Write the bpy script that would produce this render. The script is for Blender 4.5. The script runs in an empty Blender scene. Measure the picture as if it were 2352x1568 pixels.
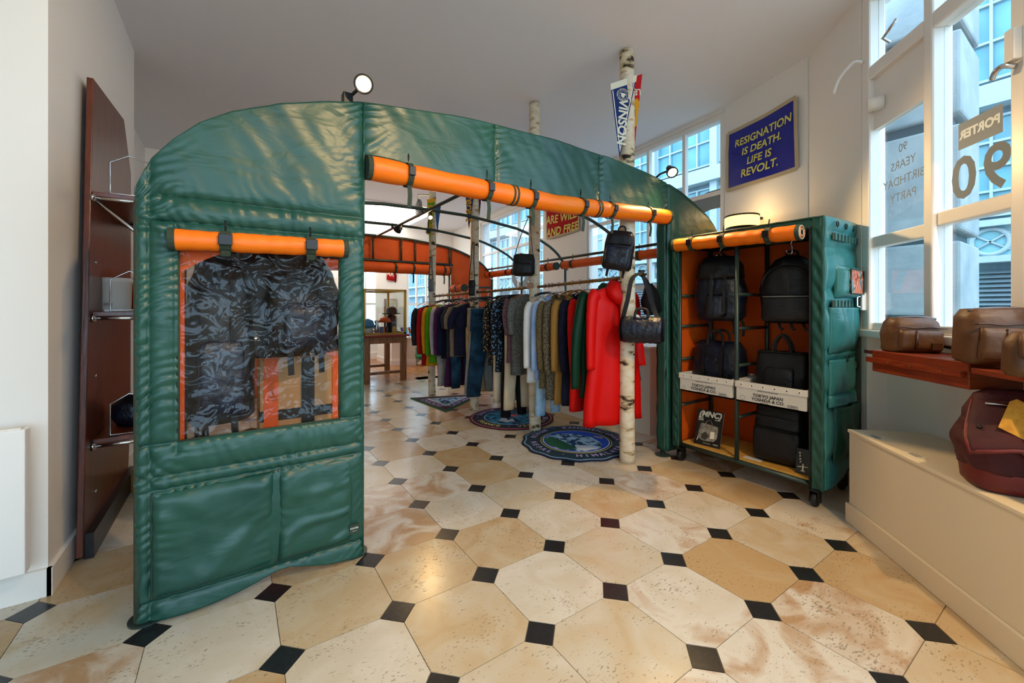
import bpy, bmesh, math, random
from mathutils import Vector as V, Matrix, noise
random.seed(7)
R = math.radians
sc = bpy.context.scene
COL = sc.collection
PI = math.pi

# ---------------------------------------------------------------- camera, sky, exposure
F, CX, HY, YAW, CAMH = 950.0, 1176.0, 706.0, R(33.9), 1.3
cam = bpy.data.cameras.new('camera')
cam.sensor_width = 36.0
cam.lens = F / 2352 * 36
cam.shift_y = -(784 - HY) / 2352
cam.clip_start = 0.05
cam.clip_end = 200
camo = bpy.data.objects.new('camera', cam)
COL.objects.link(camo)
camo.location = (0, 0, CAMH)
camo.rotation_euler = (R(90), 0, -YAW)
sc.camera = camo

world = bpy.data.worlds.new('overcast_sky')
sc.world = world
world.use_nodes = True
bg = world.node_tree.nodes['Background']
bg.inputs[0].default_value = (0.58, 0.80, 1.0, 1)
bg.inputs[1].default_value = 6.8

sc.view_settings.view_transform = 'Standard'
sc.view_settings.look = 'None'
sc.view_settings.gamma = 1
sc.view_settings.use_curve_mapping = False
sc.view_settings.exposure = -0.28
sc.cycles.max_bounces = 8
sc.cycles.diffuse_bounces = 5
sc.cycles.glossy_bounces = 4
sc.cycles.transparent_max_bounces = 12
sc.cycles.transmission_bounces = 6
sc.cycles.use_denoising = True
sc.cycles.sample_clamp_indirect = 4.0
sc.cycles.caustics_reflective = False
sc.cycles.caustics_refractive = False

# ---------------------------------------------------------------- layout helpers: where a sight line meets a real plane
ca, sa = math.cos(YAW), math.sin(YAW)
def ray(px, py):
    u = (px - CX) / F
    return V((u * ca + sa, -u * sa + ca, -(py - HY) / F))
def fl(px, py, z=0.0):
    d = ray(px, py); return V((0, 0, CAMH)) + d * ((z - CAMH) / d.z)
def onX(px, py, X):
    d = ray(px, py); return V((0, 0, CAMH)) + d * (X / d.x)
def onY(px, py, Y):
    d = ray(px, py); return V((0, 0, CAMH)) + d * (Y / d.y)
def at(px, py, dep):
    return V((0, 0, CAMH)) + ray(px, py) * dep

# ---------------------------------------------------------------- materials (all procedural)
def srgb(c):
    if isinstance(c, str):
        c = [int(c[i:i + 2], 16) / 255 for i in (0, 2, 4)]
    return tuple(x / 12.92 if x <= .04045 else ((x + .055) / 1.055) ** 2.4 for x in c) + (1,)
MATS = {}
def mat(name, col, rough=.6, metal=0., col2=None, vscale=6., bump=0., bscale=40., stretch=(1, 1, 1),
        spec=.5, rand=0., emit=0., sheen=0., detail=3., dist=None, coat=0., contrast=(.35, .65), alpha=1.):
    if name in MATS: return MATS[name]
    m = bpy.data.materials.new(name); m.use_nodes = True
    nt = m.node_tree; N = nt.nodes; L = nt.links
    b = N['Principled BSDF']
    c1 = srgb(col)
    b.inputs['Base Color'].default_value = c1
    b.inputs['Roughness'].default_value = rough
    b.inputs['Metallic'].default_value = metal
    b.inputs['Specular IOR Level'].default_value = spec
    if sheen: b.inputs['Sheen Weight'].default_value = sheen
    if coat:
        b.inputs['Coat Weight'].default_value = coat; b.inputs['Coat Roughness'].default_value = .1
    if emit:
        b.inputs['Emission Color'].default_value = c1; b.inputs['Emission Strength'].default_value = emit
    if col2 or bump:
        tc = N.new('ShaderNodeTexCoord'); mp = N.new('ShaderNodeMapping')
        mp.inputs['Scale'].default_value = stretch
        L.new(tc.outputs['Object'], mp.inputs['Vector'])
        vec = mp.outputs['Vector']
        if rand:
            oi = N.new('ShaderNodeObjectInfo'); mu = N.new('ShaderNodeMath'); mu.operation = 'MULTIPLY'; mu.inputs[1].default_value = 37.0
            L.new(oi.outputs['Random'], mu.inputs[0])
            va = N.new('ShaderNodeVectorMath'); va.operation = 'ADD'
            L.new(vec, va.inputs[0]); L.new(mu.outputs[0], va.inputs[1]); vec = va.outputs[0]
    if col2:
        nz = N.new('ShaderNodeTexNoise'); nz.inputs['Scale'].default_value = vscale; nz.inputs['Detail'].default_value = detail
        if dist: nz.inputs['Distortion'].default_value = dist
        L.new(vec, nz.inputs['Vector'])
        cr = N.new('ShaderNodeValToRGB')
        cr.color_ramp.elements[0].position = contrast[0]; cr.color_ramp.elements[1].position = contrast[1]
        cr.color_ramp.elements[0].color = c1; cr.color_ramp.elements[1].color = srgb(col2)
        L.new(nz.outputs['Fac'], cr.inputs['Fac']); L.new(cr.outputs['Color'], b.inputs['Base Color'])
    if bump:
        n2 = N.new('ShaderNodeTexNoise'); n2.inputs['Scale'].default_value = bscale; n2.inputs['Detail'].default_value = 3
        L.new(vec, n2.inputs['Vector'])
        bp = N.new('ShaderNodeBump'); bp.inputs['Strength'].default_value = bump; bp.inputs['Distance'].default_value = .02
        L.new(n2.outputs['Fac'], bp.inputs['Height']); L.new(bp.outputs['Normal'], b.inputs['Normal'])
    MATS[name] = m
    return m

def glass_mat(name, tint=(1, 1, 1), refl=.08, bump=0., bscale=8., haze=0.):
    if name in MATS: return MATS[name]
    m = bpy.data.materials.new(name); m.use_nodes = True
    nt = m.node_tree; N = nt.nodes; L = nt.links
    N.remove(N['Principled BSDF'])
    out = N['Material Output']
    tr = N.new('ShaderNodeBsdfTransparent'); tr.inputs[0].default_value = (*tint, 1)
    gl = N.new('ShaderNodeBsdfGlossy'); gl.inputs['Roughness'].default_value = .02
    lw = N.new('ShaderNodeLayerWeight')
    pw = N.new('ShaderNodeMath'); pw.operation = 'POWER'; pw.inputs[1].default_value = 4.0
    L.new(lw.outputs['Facing'], pw.inputs[0])
    ad = N.new('ShaderNodeMath'); ad.operation = 'MULTIPLY_ADD'; ad.inputs[1].default_value = .8; ad.inputs[2].default_value = refl
    mx = N.new('ShaderNodeMixShader')
    L.new(pw.outputs[0], ad.inputs[0]); L.new(ad.outputs[0], mx.inputs[0])
    L.new(tr.outputs[0], mx.inputs[1]); L.new(gl.outputs[0], mx.inputs[2])
    last = mx
    if bump:
        tc = N.new('ShaderNodeTexCoord'); nz = N.new('ShaderNodeTexNoise'); nz.inputs['Scale'].default_value = bscale
        nz.inputs['Detail'].default_value = 2; nz.inputs['Distortion'].default_value = .8
        L.new(tc.outputs['Object'], nz.inputs['Vector'])
        bp = N.new('ShaderNodeBump'); bp.inputs['Strength'].default_value = bump; bp.inputs['Distance'].default_value = .06
        L.new(nz.outputs['Fac'], bp.inputs['Height']); L.new(bp.outputs['Normal'], gl.inputs['Normal'])
        L.new(bp.outputs['Normal'], lw.inputs['Normal'])
    if haze:
        df = N.new('ShaderNodeBsdfDiffuse'); df.inputs[0].default_value = (.8, .8, .8, 1)
        m2 = N.new('ShaderNodeMixShader'); m2.inputs[0].default_value = haze
        L.new(mx.outputs[0], m2.inputs[1]); L.new(df.outputs[0], m2.inputs[2]); last = m2
    L.new(last.outputs[0], out.inputs['Surface'])
    MATS[name] = m
    return m

def node_mat(name, rough=.6, spec=.5):
    m = bpy.data.materials.new(name); m.use_nodes = True
    b = m.node_tree.nodes['Principled BSDF']
    b.inputs['Roughness'].default_value = rough; b.inputs['Specular IOR Level'].default_value = spec
    MATS[name] = m
    return m, m.node_tree.nodes, m.node_tree.links, b

def ramp(N, stops):
    cr = N.new('ShaderNodeValToRGB'); e = cr.color_ramp.elements
    while len(e) < len(stops): e.new(.5)
    for k, (p, c) in enumerate(stops): e[k].position = p; e[k].color = srgb(c)
    return cr

def travertine():
    m, N, L, b = node_mat('travertine', .22, .5)
    tc = N.new('ShaderNodeTexCoord'); oi = N.new('ShaderNodeObjectInfo')
    mu = N.new('ShaderNodeMath'); mu.operation = 'MULTIPLY'; mu.inputs[1].default_value = 91.0
    L.new(oi.outputs['Random'], mu.inputs[0])
    va = N.new('ShaderNodeVectorMath'); L.new(tc.outputs['Object'], va.inputs[0]); L.new(mu.outputs[0], va.inputs[1])
    base = ramp(N, [(0, 'b6966a'), (.3, 'c0aa88'), (.55, 'c6b9a2'), (.8, 'd2c9b9'), (1, 'ae8a64')])
    n1 = N.new('ShaderNodeTexNoise'); n1.inputs['Scale'].default_value = 4.; n1.inputs['Detail'].default_value = 5; n1.inputs['Distortion'].default_value = 1.2
    L.new(va.outputs[0], n1.inputs['Vector'])
    a1 = N.new('ShaderNodeMath'); a1.operation = 'MULTIPLY_ADD'; a1.inputs[1].default_value = .9; a1.inputs[2].default_value = -.45
    L.new(n1.outputs['Fac'], a1.inputs[0])
    a2 = N.new('ShaderNodeMath'); a2.operation = 'ADD'; a2.use_clamp = True
    L.new(oi.outputs['Random'], a2.inputs[0]); L.new(a1.outputs[0], a2.inputs[1])
    L.new(a2.outputs[0], base.inputs['Fac'])
    mp = N.new('ShaderNodeMapping'); mp.inputs['Scale'].default_value = (1, 2.4, 1); mp.inputs['Rotation'].default_value = (0, 0, .7)
    L.new(va.outputs[0], mp.inputs['Vector'])
    n2 = N.new('ShaderNodeTexNoise'); n2.inputs['Scale'].default_value = 55.; n2.inputs['Detail'].default_value = 2
    L.new(mp.outputs[0], n2.inputs['Vector'])
    n3 = N.new('ShaderNodeTexNoise'); n3.inputs['Scale'].default_value = 5.; n3.inputs['Detail'].default_value = 2
    L.new(va.outputs[0], n3.inputs['Vector'])
    s3 = N.new('ShaderNodeMath'); s3.operation = 'MULTIPLY_ADD'; s3.inputs[1].default_value = .35; s3.inputs[2].default_value = -.12
    L.new(n3.outputs['Fac'], s3.inputs[0])
    s2 = N.new('ShaderNodeMath'); s2.operation = 'ADD'; L.new(n2.outputs['Fac'], s2.inputs[0]); L.new(s3.outputs[0], s2.inputs[1])
    pit = ramp(N, [(.70, '000000'), (.76, 'ffffff')]); L.new(s2.outputs[0], pit.inputs['Fac'])
    pm = N.new('ShaderNodeMath'); pm.operation = 'MULTIPLY'; pm.inputs[1].default_value = .6; L.new(pit.outputs['Color'], pm.inputs[0])
    mx = N.new('ShaderNodeMix'); mx.data_type = 'RGBA'
    L.new(pm.outputs[0], mx.inputs[0]); L.new(base.outputs['Color'], mx.inputs[6]); mx.inputs[7].default_value = srgb('6f5f48')
    L.new(mx.outputs[2], b.inputs['Base Color'])
    bp = N.new('ShaderNodeBump'); bp.inputs['Strength'].default_value = .25; bp.inputs['Distance'].default_value = .002; bp.invert = True
    L.new(pit.outputs['Color'], bp.inputs['Height']); L.new(bp.outputs['Normal'], b.inputs['Normal'])
    return m

def birch():
    m, N, L, b = node_mat('birch_bark', .75, .3)
    tc = N.new('ShaderNodeTexCoord'); oi = N.new('ShaderNodeObjectInfo')
    mu = N.new('ShaderNodeMath'); mu.operation = 'MULTIPLY'; mu.inputs[1].default_value = 23.
    L.new(oi.outputs['Random'], mu.inputs[0])
    va = N.new('ShaderNodeVectorMath'); L.new(tc.outputs['Object'], va.inputs[0]); L.new(mu.outputs[0], va.inputs[1])
    mp = N.new('ShaderNodeMapping'); mp.inputs['Scale'].default_value = (7, 7, 16); L.new(va.outputs[0], mp.inputs['Vector'])
    n = N.new('ShaderNodeTexNoise'); n.inputs['Scale'].default_value = 1.; n.inputs['Detail'].default_value = 4; L.new(mp.outputs[0], n.inputs['Vector'])
    cr = ramp(N, [(.31, '2a2018'), (.34, '8a7556'), (.40, 'd2bd98'), (.58, 'e2d6bf'), (.70, 'b98f5c')]); L.new(n.outputs['Fac'], cr.inputs['Fac'])
    L.new(cr.outputs['Color'], b.inputs['Base Color'])
    bp = N.new('ShaderNodeBump'); bp.inputs['Strength'].default_value = .5; bp.inputs['Distance'].default_value = .01
    L.new(n.outputs['Fac'], bp.inputs['Height']); L.new(bp.outputs['Normal'], b.inputs['Normal'])
    return m

def voro_mat(name, scale, stops, rough=.8, stretch=(1, 1, 1), feature='F1'):
    m, N, L, b = node_mat(name, rough, .3)
    tc = N.new('ShaderNodeTexCoord'); mp = N.new('ShaderNodeMapping'); mp.inputs['Scale'].default_value = stretch
    L.new(tc.outputs['Object'], mp.inputs['Vector'])
    v = N.new('ShaderNodeTexVoronoi'); v.inputs['Scale'].default_value = scale; v.feature = feature
    L.new(mp.outputs[0], v.inputs['Vector'])
    cr = ramp(N, stops); L.new(v.outputs['Distance'], cr.inputs['Fac']); L.new(cr.outputs['Color'], b.inputs['Base Color'])
    return m

def nylon(name, col, col2, rough=.36):
    """satin nylon: crumpled at two scales"""
    m, N, L, b = node_mat(name, rough, .4)
    tc = N.new('ShaderNodeTexCoord')
    n0 = N.new('ShaderNodeTexNoise'); n0.inputs['Scale'].default_value = 3.; L.new(tc.outputs['Object'], n0.inputs['Vector'])
    cr = ramp(N, [(.3, col), (.7, col2)]); L.new(n0.outputs['Fac'], cr.inputs['Fac']); L.new(cr.outputs['Color'], b.inputs['Base Color'])
    mp = N.new('ShaderNodeMapping'); mp.inputs['Rotation'].default_value = (.3, .5, .8); mp.inputs['Scale'].default_value = (1, 1, 2.4)
    L.new(tc.outputs['Object'], mp.inputs['Vector'])
    n1 = N.new('ShaderNodeTexNoise'); n1.inputs['Scale'].default_value = 4.; n1.inputs['Detail'].default_value = 3; n1.inputs['Distortion'].default_value = .7
    L.new(mp.outputs[0], n1.inputs['Vector'])
    n2 = N.new('ShaderNodeTexNoise'); n2.inputs['Scale'].default_value = 30.; n2.inputs['Detail'].default_value = 2; n2.inputs['Distortion'].default_value = 1.
    L.new(tc.outputs['Object'], n2.inputs['Vector'])
    ma = N.new('ShaderNodeMath'); ma.operation = 'MULTIPLY_ADD'; ma.inputs[1].default_value = .05
    L.new(n2.outputs['Fac'], ma.inputs[0]); L.new(n1.outputs['Fac'], ma.inputs[2])
    bp = N.new('ShaderNodeBump'); bp.inputs['Strength'].default_value = .13; bp.inputs['Distance'].default_value = .05
    L.new(ma.outputs[0], bp.inputs['Height']); L.new(bp.outputs['Normal'], b.inputs['Normal'])
    return m

def wood(name, c1, c2, rough=.4, axis=(1, 12, 12), scale=4.):
    return mat(name, c1, rough, col2=c2, vscale=scale, stretch=axis, detail=6, dist=.6, bump=.05, bscale=scale * 3)

M_STONE = travertine(); M_BIRCH = birch()
M_CAB = mat('black_stone', '17191c', .3, col2='2b2f35', vscale=60, rand=1, contrast=(.5, .8))
M_GROUT = mat('grout', '8d8578', .9)
M_WALL = mat('white_paint', 'ebe8e2', .7, bump=.02, bscale=60)
M_CEIL = mat('ceiling_paint', 'eceef2', .8)
M_TRIM = mat('gloss_white_paint', 'efece6', .35)
M_GLASS = glass_mat('window_glass', (.97, .99, 1), .05)
M_CASE = glass_mat('case_glass', (.97, .99, .98), .07)
M_VINYL = glass_mat('clear_vinyl', (.95, .95, .94), .03, bump=.9, bscale=9., haze=.0)
M_GREEN = nylon('green_nylon', '19463d', '224f40', .34)
M_GREEN_LIT = nylon('green_nylon_lit', '2b6c6c', '387b7a', .28)  # lighter copy of the green: window light on the rack side painted in
M_ORANGE = nylon('orange_nylon', 'ee6a02', 'f27808', .45)
M_LINING = nylon('orange_lining', 'd14e04', 'da5a0a', .6)
M_WEB = mat('olive_webbing', '2c3a2a', .75, bump=.3, bscale=300)
M_PIPE = mat('green_steel', '33433d', .35, metal=.3)
M_STEEL = mat('chrome', 'c8c8c8', .18, metal=1)
M_BLACKM = mat('black_metal', '15161a', .4, metal=.2)
M_RUBBER = mat('black_rubber', '141414', .6)
M_BLK = mat('black_nylon', '07080a', .5, col2='0f1116', vscale=18, bump=.5, bscale=14, spec=.35)
M_NAVY = mat('midnight_nylon', '070b16', .42, col2='0e1a30', vscale=9, bump=.7, bscale=18, spec=.45)
M_BLKW = mat('black_webbing', '0b0c0f', .7, bump=.3, bscale=250)
M_DWOOD = wood('mahogany', '4a2114', '6b321d', .28, (9, 9, 1), 3.)
M_RWOOD = wood('red_teak', '6a220c', '85350f', .33, (1, 1, 8), 8.)
M_YWOOD = wood('pale_plywood', 'd39a3c', 'e0ad55', .45, (1, 8, 8))
M_OAK = wood('oak_table', '6a4322', '8a5a30', .4, (8, 8, 1))
M_BRASS = mat('brass', 'b08a3a', .3, metal=.9)
M_BWOOD = wood('rail_wood', '7a4d1a', 'a06a28', .4, (10, 1, 10))
M_CARD = mat('cardboard', 'a97b4c', .85, col2='b78a5a', vscale=4)
M_TRAY = mat('white_corrugated', 'd9d3c6', .6, bump=.15, bscale=120, stretch=(.05, .05, 1))
M_WHITE = mat('white_board', 'eae4d8', .55)
M_PLAT = mat('cream_paint', 'e2d5ba', .55)
M_INK = mat('black_ink', '161412', .7)
M_CREAM = mat('cream_ink', 'e6dfc6', .7)
M_PAPER = mat('paper', 'dedbd2', .7)
M_SMOKE = mat('frosted_vinyl', '838d92', .8)
M_BROWN = mat('brown_leather_nylon', '4f3014', .5, col2='5f3c1a', vscale=5, bump=.5, bscale=11)
M_BROWN2 = mat('dark_brown_nylon', '3a1f0d', .38, col2='472811', vscale=5, bump=.4, bscale=14)
M_BURG = mat('burgundy_canvas', '38060f', .75, col2='480a16', vscale=8, bump=.35, bscale=25)
M_BURG2 = mat('red_leather', '6a1310', .5, col2='5c0f0f', bump=.2, bscale=30)
M_TAG = mat('kraft_tag', 'd39a2f', .7, col2='b87f22', vscale=40)
M_SOCKET = mat('grey_plastic', '6c7173', .5)

# ---------------------------------------------------------------- mesh builder
class MB:
    def __init__(s, T=None): s.v = []; s.f = []; s.T = T or Matrix()
    def add(s, vs, fs):
        n = len(s.v); s.v += [s.T @ V(p) for p in vs]; s.f += [tuple(i + n for i in f) for f in fs]; return s
    def box(s, x0, x1, y0, y1, z0, z1):
        return s.add([(x0, y0, z0), (x1, y0, z0), (x1, y1, z0), (x0, y1, z0), (x0, y0, z1), (x1, y0, z1), (x1, y1, z1), (x0, y1, z1)],
                     [(3, 2, 1, 0), (4, 5, 6, 7), (0, 1, 5, 4), (1, 2, 6, 5), (2, 3, 7, 6), (3, 0, 4, 7)])
    def prism(s, poly, z0, z1):
        n = len(poly); a = sum(poly[i][0] * poly[(i + 1) % n][1] - poly[(i + 1) % n][0] * poly[i][1] for i in range(n))
        if a < 0: poly = poly[::-1]
        return s.add([(x, y, z0) for x, y in poly] + [(x, y, z1) for x, y in poly],
                     [tuple(range(n))[::-1], tuple(range(n, 2 * n))] + [(i, (i + 1) % n, n + (i + 1) % n, n + i) for i in range(n)])
    def loft(s, loops, cap=True, closed=False):
        n = len(loops[0]); vs = [p for l in loops for p in l]; fs = []
        m = len(loops)
        for k in range(m - (0 if closed else 1)):
            for i in range(n):
                a = k * n + i; b = k * n + (i + 1) % n; c = ((k + 1) % m) * n
                fs.append((a, b, c + (i + 1) % n, c + i))
        if cap and not closed: fs += [tuple(range(n))[::-1], tuple(range((m - 1) * n, m * n))]
        return s.add(vs, fs)
    def tube(s, path, r, n=8, closed=False, flat=1., cap=True):
        P = [V(p) for p in path]; m = len(P); loops = []
        t0 = (P[1] - P[0]).normalized()
        up = V((0, 0, 1)) if abs(t0.z) < .9 else V((0, 1, 0))
        nrm = (up - t0 * up.dot(t0)).normalized()
        for k in range(m):
            if closed: t = (P[(k + 1) % m] - P[k - 1]).normalized()
            else: t = (P[min(k + 1, m - 1)] - P[max(k - 1, 0)]).normalized()
            nrm = (nrm - t * nrm.dot(t)).normalized(); bi = t.cross(nrm)
            rr = r[k] if isinstance(r, (list, tuple)) else r
            loops.append([P[k] + nrm * (rr * math.cos(2 * PI * i / n)) + bi * (rr * flat * math.sin(2 * PI * i / n)) for i in range(n)])
        return s.loft(loops, cap, closed)
    def strap(s, path, w, th, side, closed=False):
        """flat webbing: width along `side`"""
        P = [V(p) for p in path]; m = len(P); sd = V(side).normalized(); loops = []
        for k in range(m):
            if closed: t = (P[(k + 1) % m] - P[k - 1]).normalized()
            else: t = (P[min(k + 1, m - 1)] - P[max(k - 1, 0)]).normalized()
            s2 = (sd - t * sd.dot(t)).normalized(); nn = t.cross(s2)
            loops.append([P[k] + s2 * (w / 2) + nn * (th / 2), P[k] - s2 * (w / 2) + nn * (th / 2), P[k] - s2 * (w / 2) - nn * (th / 2), P[k] + s2 * (w / 2) - nn * (th / 2)])
        return s.loft(loops, True, closed)
    def lathe(s, prof, n=20, axis=None, o=(0, 0, 0)):
        T = (axis or Matrix())
        loops = [[V(o) + T @ V((r * math.cos(2 * PI * i / n), r * math.sin(2 * PI * i / n), z)) for i in range(n)] for r, z in prof]
        return s.loft(loops)
    def grid(s, fn, nu, nv, skip=None):
        vs = [fn(i / nu, j / nv) for j in range(nv + 1) for i in range(nu + 1)]; w = nu + 1
        fs = [(j * w + i, j * w + i + 1, (j + 1) * w + i + 1, (j + 1) * w + i) for j in range(nv) for i in range(nu)
              if not (skip and skip((i + .5) / nu, (j + .5) / nv))]
        return s.add(vs, fs)
    def build(s, name, m, parent=None, smooth=False, bevel=0., sub=0, solid=0., origin=None):
        if parent is not None: o0 = ORG[parent]
        elif origin is not None: o0 = V(origin)
        else:
            xs = [p.x for p in s.v]; ys = [p.y for p in s.v]; zs = [p.z for p in s.v]
            o0 = V(((min(xs) + max(xs)) / 2, (min(ys) + max(ys)) / 2, min(zs)))
        me = bpy.data.meshes.new(name)
        me.from_pydata([p - o0 for p in s.v], [], s.f)
        if len(s.f) < 60000:
            bm = bmesh.new(); bm.from_mesh(me)
            bmesh.ops.recalc_face_normals(bm, faces=bm.faces) if not getattr(s, 'keepn', False) else None
            bm.to_mesh(me); bm.free()
        if smooth: me.polygons.foreach_set('use_smooth', [True] * len(me.polygons))
        me.materials.append(m)
        o = bpy.data.objects.new(name, me); COL.objects.link(o)
        if parent is not None: o.parent = parent
        else: o.location = o0
        ORG[o] = o0
        if solid:
            md = o.modifiers.new('thickness', 'SOLIDIFY'); md.thickness = solid; md.offset = 0
        if bevel:
            md = o.modifiers.new('bevel', 'BEVEL'); md.width = bevel; md.segments = 2; md.limit_method = 'ANGLE'
        if sub:
            md = o.modifiers.new('sub', 'SUBSURF'); md.levels = sub; md.render_levels = sub
        return o
ORG = {}
def tag(o, label, cat, group=None):
    o['label'] = label; o['category'] = cat
    if group: o['group'] = group
    return o
def struct(o, label=None):
    o['kind'] = 'structure'
    if label: o['label'] = label
    return o
def empty(name, loc):
    o = bpy.data.objects.new(name, None); COL.objects.link(o); o.location = loc; o.empty_display_size = .1
    ORG[o] = V(loc); return o
def thing(name, label, cat, loc, group=None): return tag(empty(name, loc), label, cat, group)
def frame(o, right, up):
    r = V(right).normalized(); u = V(up).normalized(); n = r.cross(u)
    return Matrix(((r.x, u.x, n.x, o[0]), (r.y, u.y, n.y, o[1]), (r.z, u.z, n.z, o[2]), (0, 0, 0, 1)))
def TR(x, y, z, rz=0, rx=0, ry=0):
    return Matrix.Translation((x, y, z)) @ Matrix.Rotation(rz, 4, 'Z') @ Matrix.Rotation(ry, 4, 'Y') @ Matrix.Rotation(rx, 4, 'X')
_tc = {}
def tmesh(s, size=1., bold=0., shear=0., align='CENTER', sp=1.):
    cu = bpy.data.curves.new('t', 'FONT'); cu.body = s; cu.size = size; cu.align_x = align; cu.align_y = 'CENTER'
    cu.offset = bold; cu.shear = shear; cu.space_character = sp; cu.resolution_u = 3
    ob = bpy.data.objects.new('t', cu)
    me = bpy.data.meshes.new_from_object(ob)
    vs = [v.co.copy() for v in me.vertices]; fs = [tuple(p.vertices) for p in me.polygons]
    bpy.data.objects.remove(ob); bpy.data.curves.remove(cu); bpy.data.meshes.remove(me)
    return vs, fs
def lettering(lines, T, m, parent, name='lettering', warp=None):
    """lines: (text, size, x, y, bold, shear[, rot])"""
    if len(lines) <= 8 and not warp:
        for ln in lines[:-1]: lettering([ln], T, m, parent, name)
        lines = lines[-1:]
    b = MB(T); b.keepn = True
    for ln in lines:
        s, size, x, y, bold, shear = ln[:6]; rot = ln[6] if len(ln) > 6 else 0; al = ln[7] if len(ln) > 7 else 'CENTER'
        vs, fs = tmesh(s, size, bold, shear, al)
        c, d = math.cos(rot), math.sin(rot)
        pts = [V((x + p.x * c - p.y * d, y + p.x * d + p.y * c, 0)) for p in vs]
        if warp: pts = [warp(p) for p in pts]
        b.add(pts, fs)
    return b.build(name, m, parent)
def nz3(x, y, z, s=1.): return noise.noise(V((x * s, y * s, z * s)))
def sup(w, d, e, n=24, ox=0, oy=0, z=0):
    """superellipse loop"""
    out = []
    for i in range(n):
        a = 2 * PI * i / n; c, s = math.cos(a), math.sin(a)
        out.append(V((ox + w * math.copysign(abs(c) ** (2 / e), c), oy + d * math.copysign(abs(s) ** (2 / e), s), z)))
    return out
def smoothpath(pts, n=6):
    P = [V(p) for p in pts]; out = []
    for k in range(len(P) - 1):
        p0 = P[max(k - 1, 0)]; p1 = P[k]; p2 = P[k + 1]; p3 = P[min(k + 2, len(P) - 1)]
        for i in range(n):
            t = i / n
            out.append(.5 * ((2 * p1) + (p2 - p0) * t + (2 * p0 - 5 * p1 + 4 * p2 - p3) * t * t + (3 * p1 - p0 - 3 * p2 + p3) * t ** 3))
    return out + [P[-1]]
def interp(x, tab):
    if x <= tab[0][0]: return tab[0][1]
    for (a, b), (c, d) in zip(tab, tab[1:]):
        if x <= c: return b + (d - b) * (x - a) / (c - a)
    return tab[-1][1]
# ================================================================ THE SETTING
CEIL = 3.46
def bx(name, m, *boxes, parent=None, **k):
    b = MB()
    for q in boxes: b.box(*q)
    return b.build(name, m, parent, **k)

# floor: octagons of travertine with black corner stones
LX, LY, LS, HD = .583, 1.744, .434, .077
floor = struct(bx('floor', M_GROUT, (-3.2, 5.4, -2.8, 7.12, -.08, -.004)), 'travertine octagon floor with small black corner stones')
g = .0016
h = LS / 2 - g; c = HD - .001
oc = MB().prism([(-h + c, -h), (h - c, -h), (h, -h + c), (h, h - c), (h - c, h), (-h + c, h), (-h, h - c), (-h, -h + c)], -.012, 0)
d = HD - .0026
cb = MB().prism([(-d, 0), (0, -d), (d, 0), (0, d)], -.012, -.0004)
tile0 = None; cab0 = None
def inview(x, y):
    f = x * sa + y * ca; r = x * ca - y * sa
    return f > .75 and abs(r) < 1.36 * f and f * .95 > .75
ntile = ncab = 0
octrest = MB(); cabrest = MB()
tiles = []; cabs = []
for j in range(-11, 14):
    for i in range(-10, 12):
        x, y = LX + (i + .5) * LS, LY + (j + .5) * LS
        if -3.1 < x < 5.3 and y < 7.3: tiles.append((x, y))
        x, y = LX + i * LS, LY + j * LS
        if -3.1 < x < 5.3 and y < 7.1: cabs.append((x, y))
def fkey(p): f = p[0] * sa + p[1] * ca; return 0 if not inview(*p) else 1 / f
tiles.sort(key=lambda p: -fkey(p)); cabs.sort(key=lambda p: -fkey(p))
def lay(name, proto, pts, m, n):
    first = None
    for k, (x, y) in enumerate(pts[:n]):
        if y + .22 > 7.12: y_cut = True
        if first is None:
            me = bpy.data.meshes.new(name); me.from_pydata(proto.v, [], proto.f); me.materials.append(m); first = me
        o = bpy.data.objects.new(name, first); COL.objects.link(o); o.parent = floor
        o.location = V((x, y, random.uniform(-.0006, 0))) - ORG[floor]
    b = MB()
    for x, y in pts[n:]: b.add([p + V((x, y, 0)) for p in proto.v], proto.f)
    o = b.build(name + '_field', m, floor); o['kind'] = 'stuff'
lay('octagon_tile', oc, tiles, M_STONE, 240)
lay('corner_stone', cb, cabs, M_CAB, 240)
mp = wood('parquet', '8a5428', 'a9703c', .25, (6, .5, 1), 5.)
struct(bx('floor', mp, (1.0, 6.2, 7.12, 13.2, -.08, 0)), 'glossy brown parquet of the far room')


# left side: pier, wall behind it, back wall
struct(bx('wall_left', M_WALL, (-3.3, -.7, 2.73, 4.675, 0, CEIL)), 'white pier at the left edge')
struct(bx('wall_left', M_WALL, (-1.25, -1.0, 4.675, 7.4, 0, CEIL)), 'recessed white wall behind the pier')
struct(bx('wall_left', M_WALL, (-3.3, -3.05, -3.0, 2.73, 0, CEIL)), 'white wall left of the viewer')
struct(bx('wall_back', M_WALL, (-1.25, 1.15, 7.4, 7.6, 0, CEIL)), 'white back wall behind the tent')
struct(bx('wall_back', M_WALL, (.95, 1.15, 7.6, 11.0, 0, CEIL)), 'white side wall of the far room')
struct(bx('baseboard_left', M_TRIM, (-3.05, -.685, 2.712, 2.73, 0, .125), (-.7, -.682, 2.712, 4.67, 0, .125)), 'white skirting of the pier')

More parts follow.
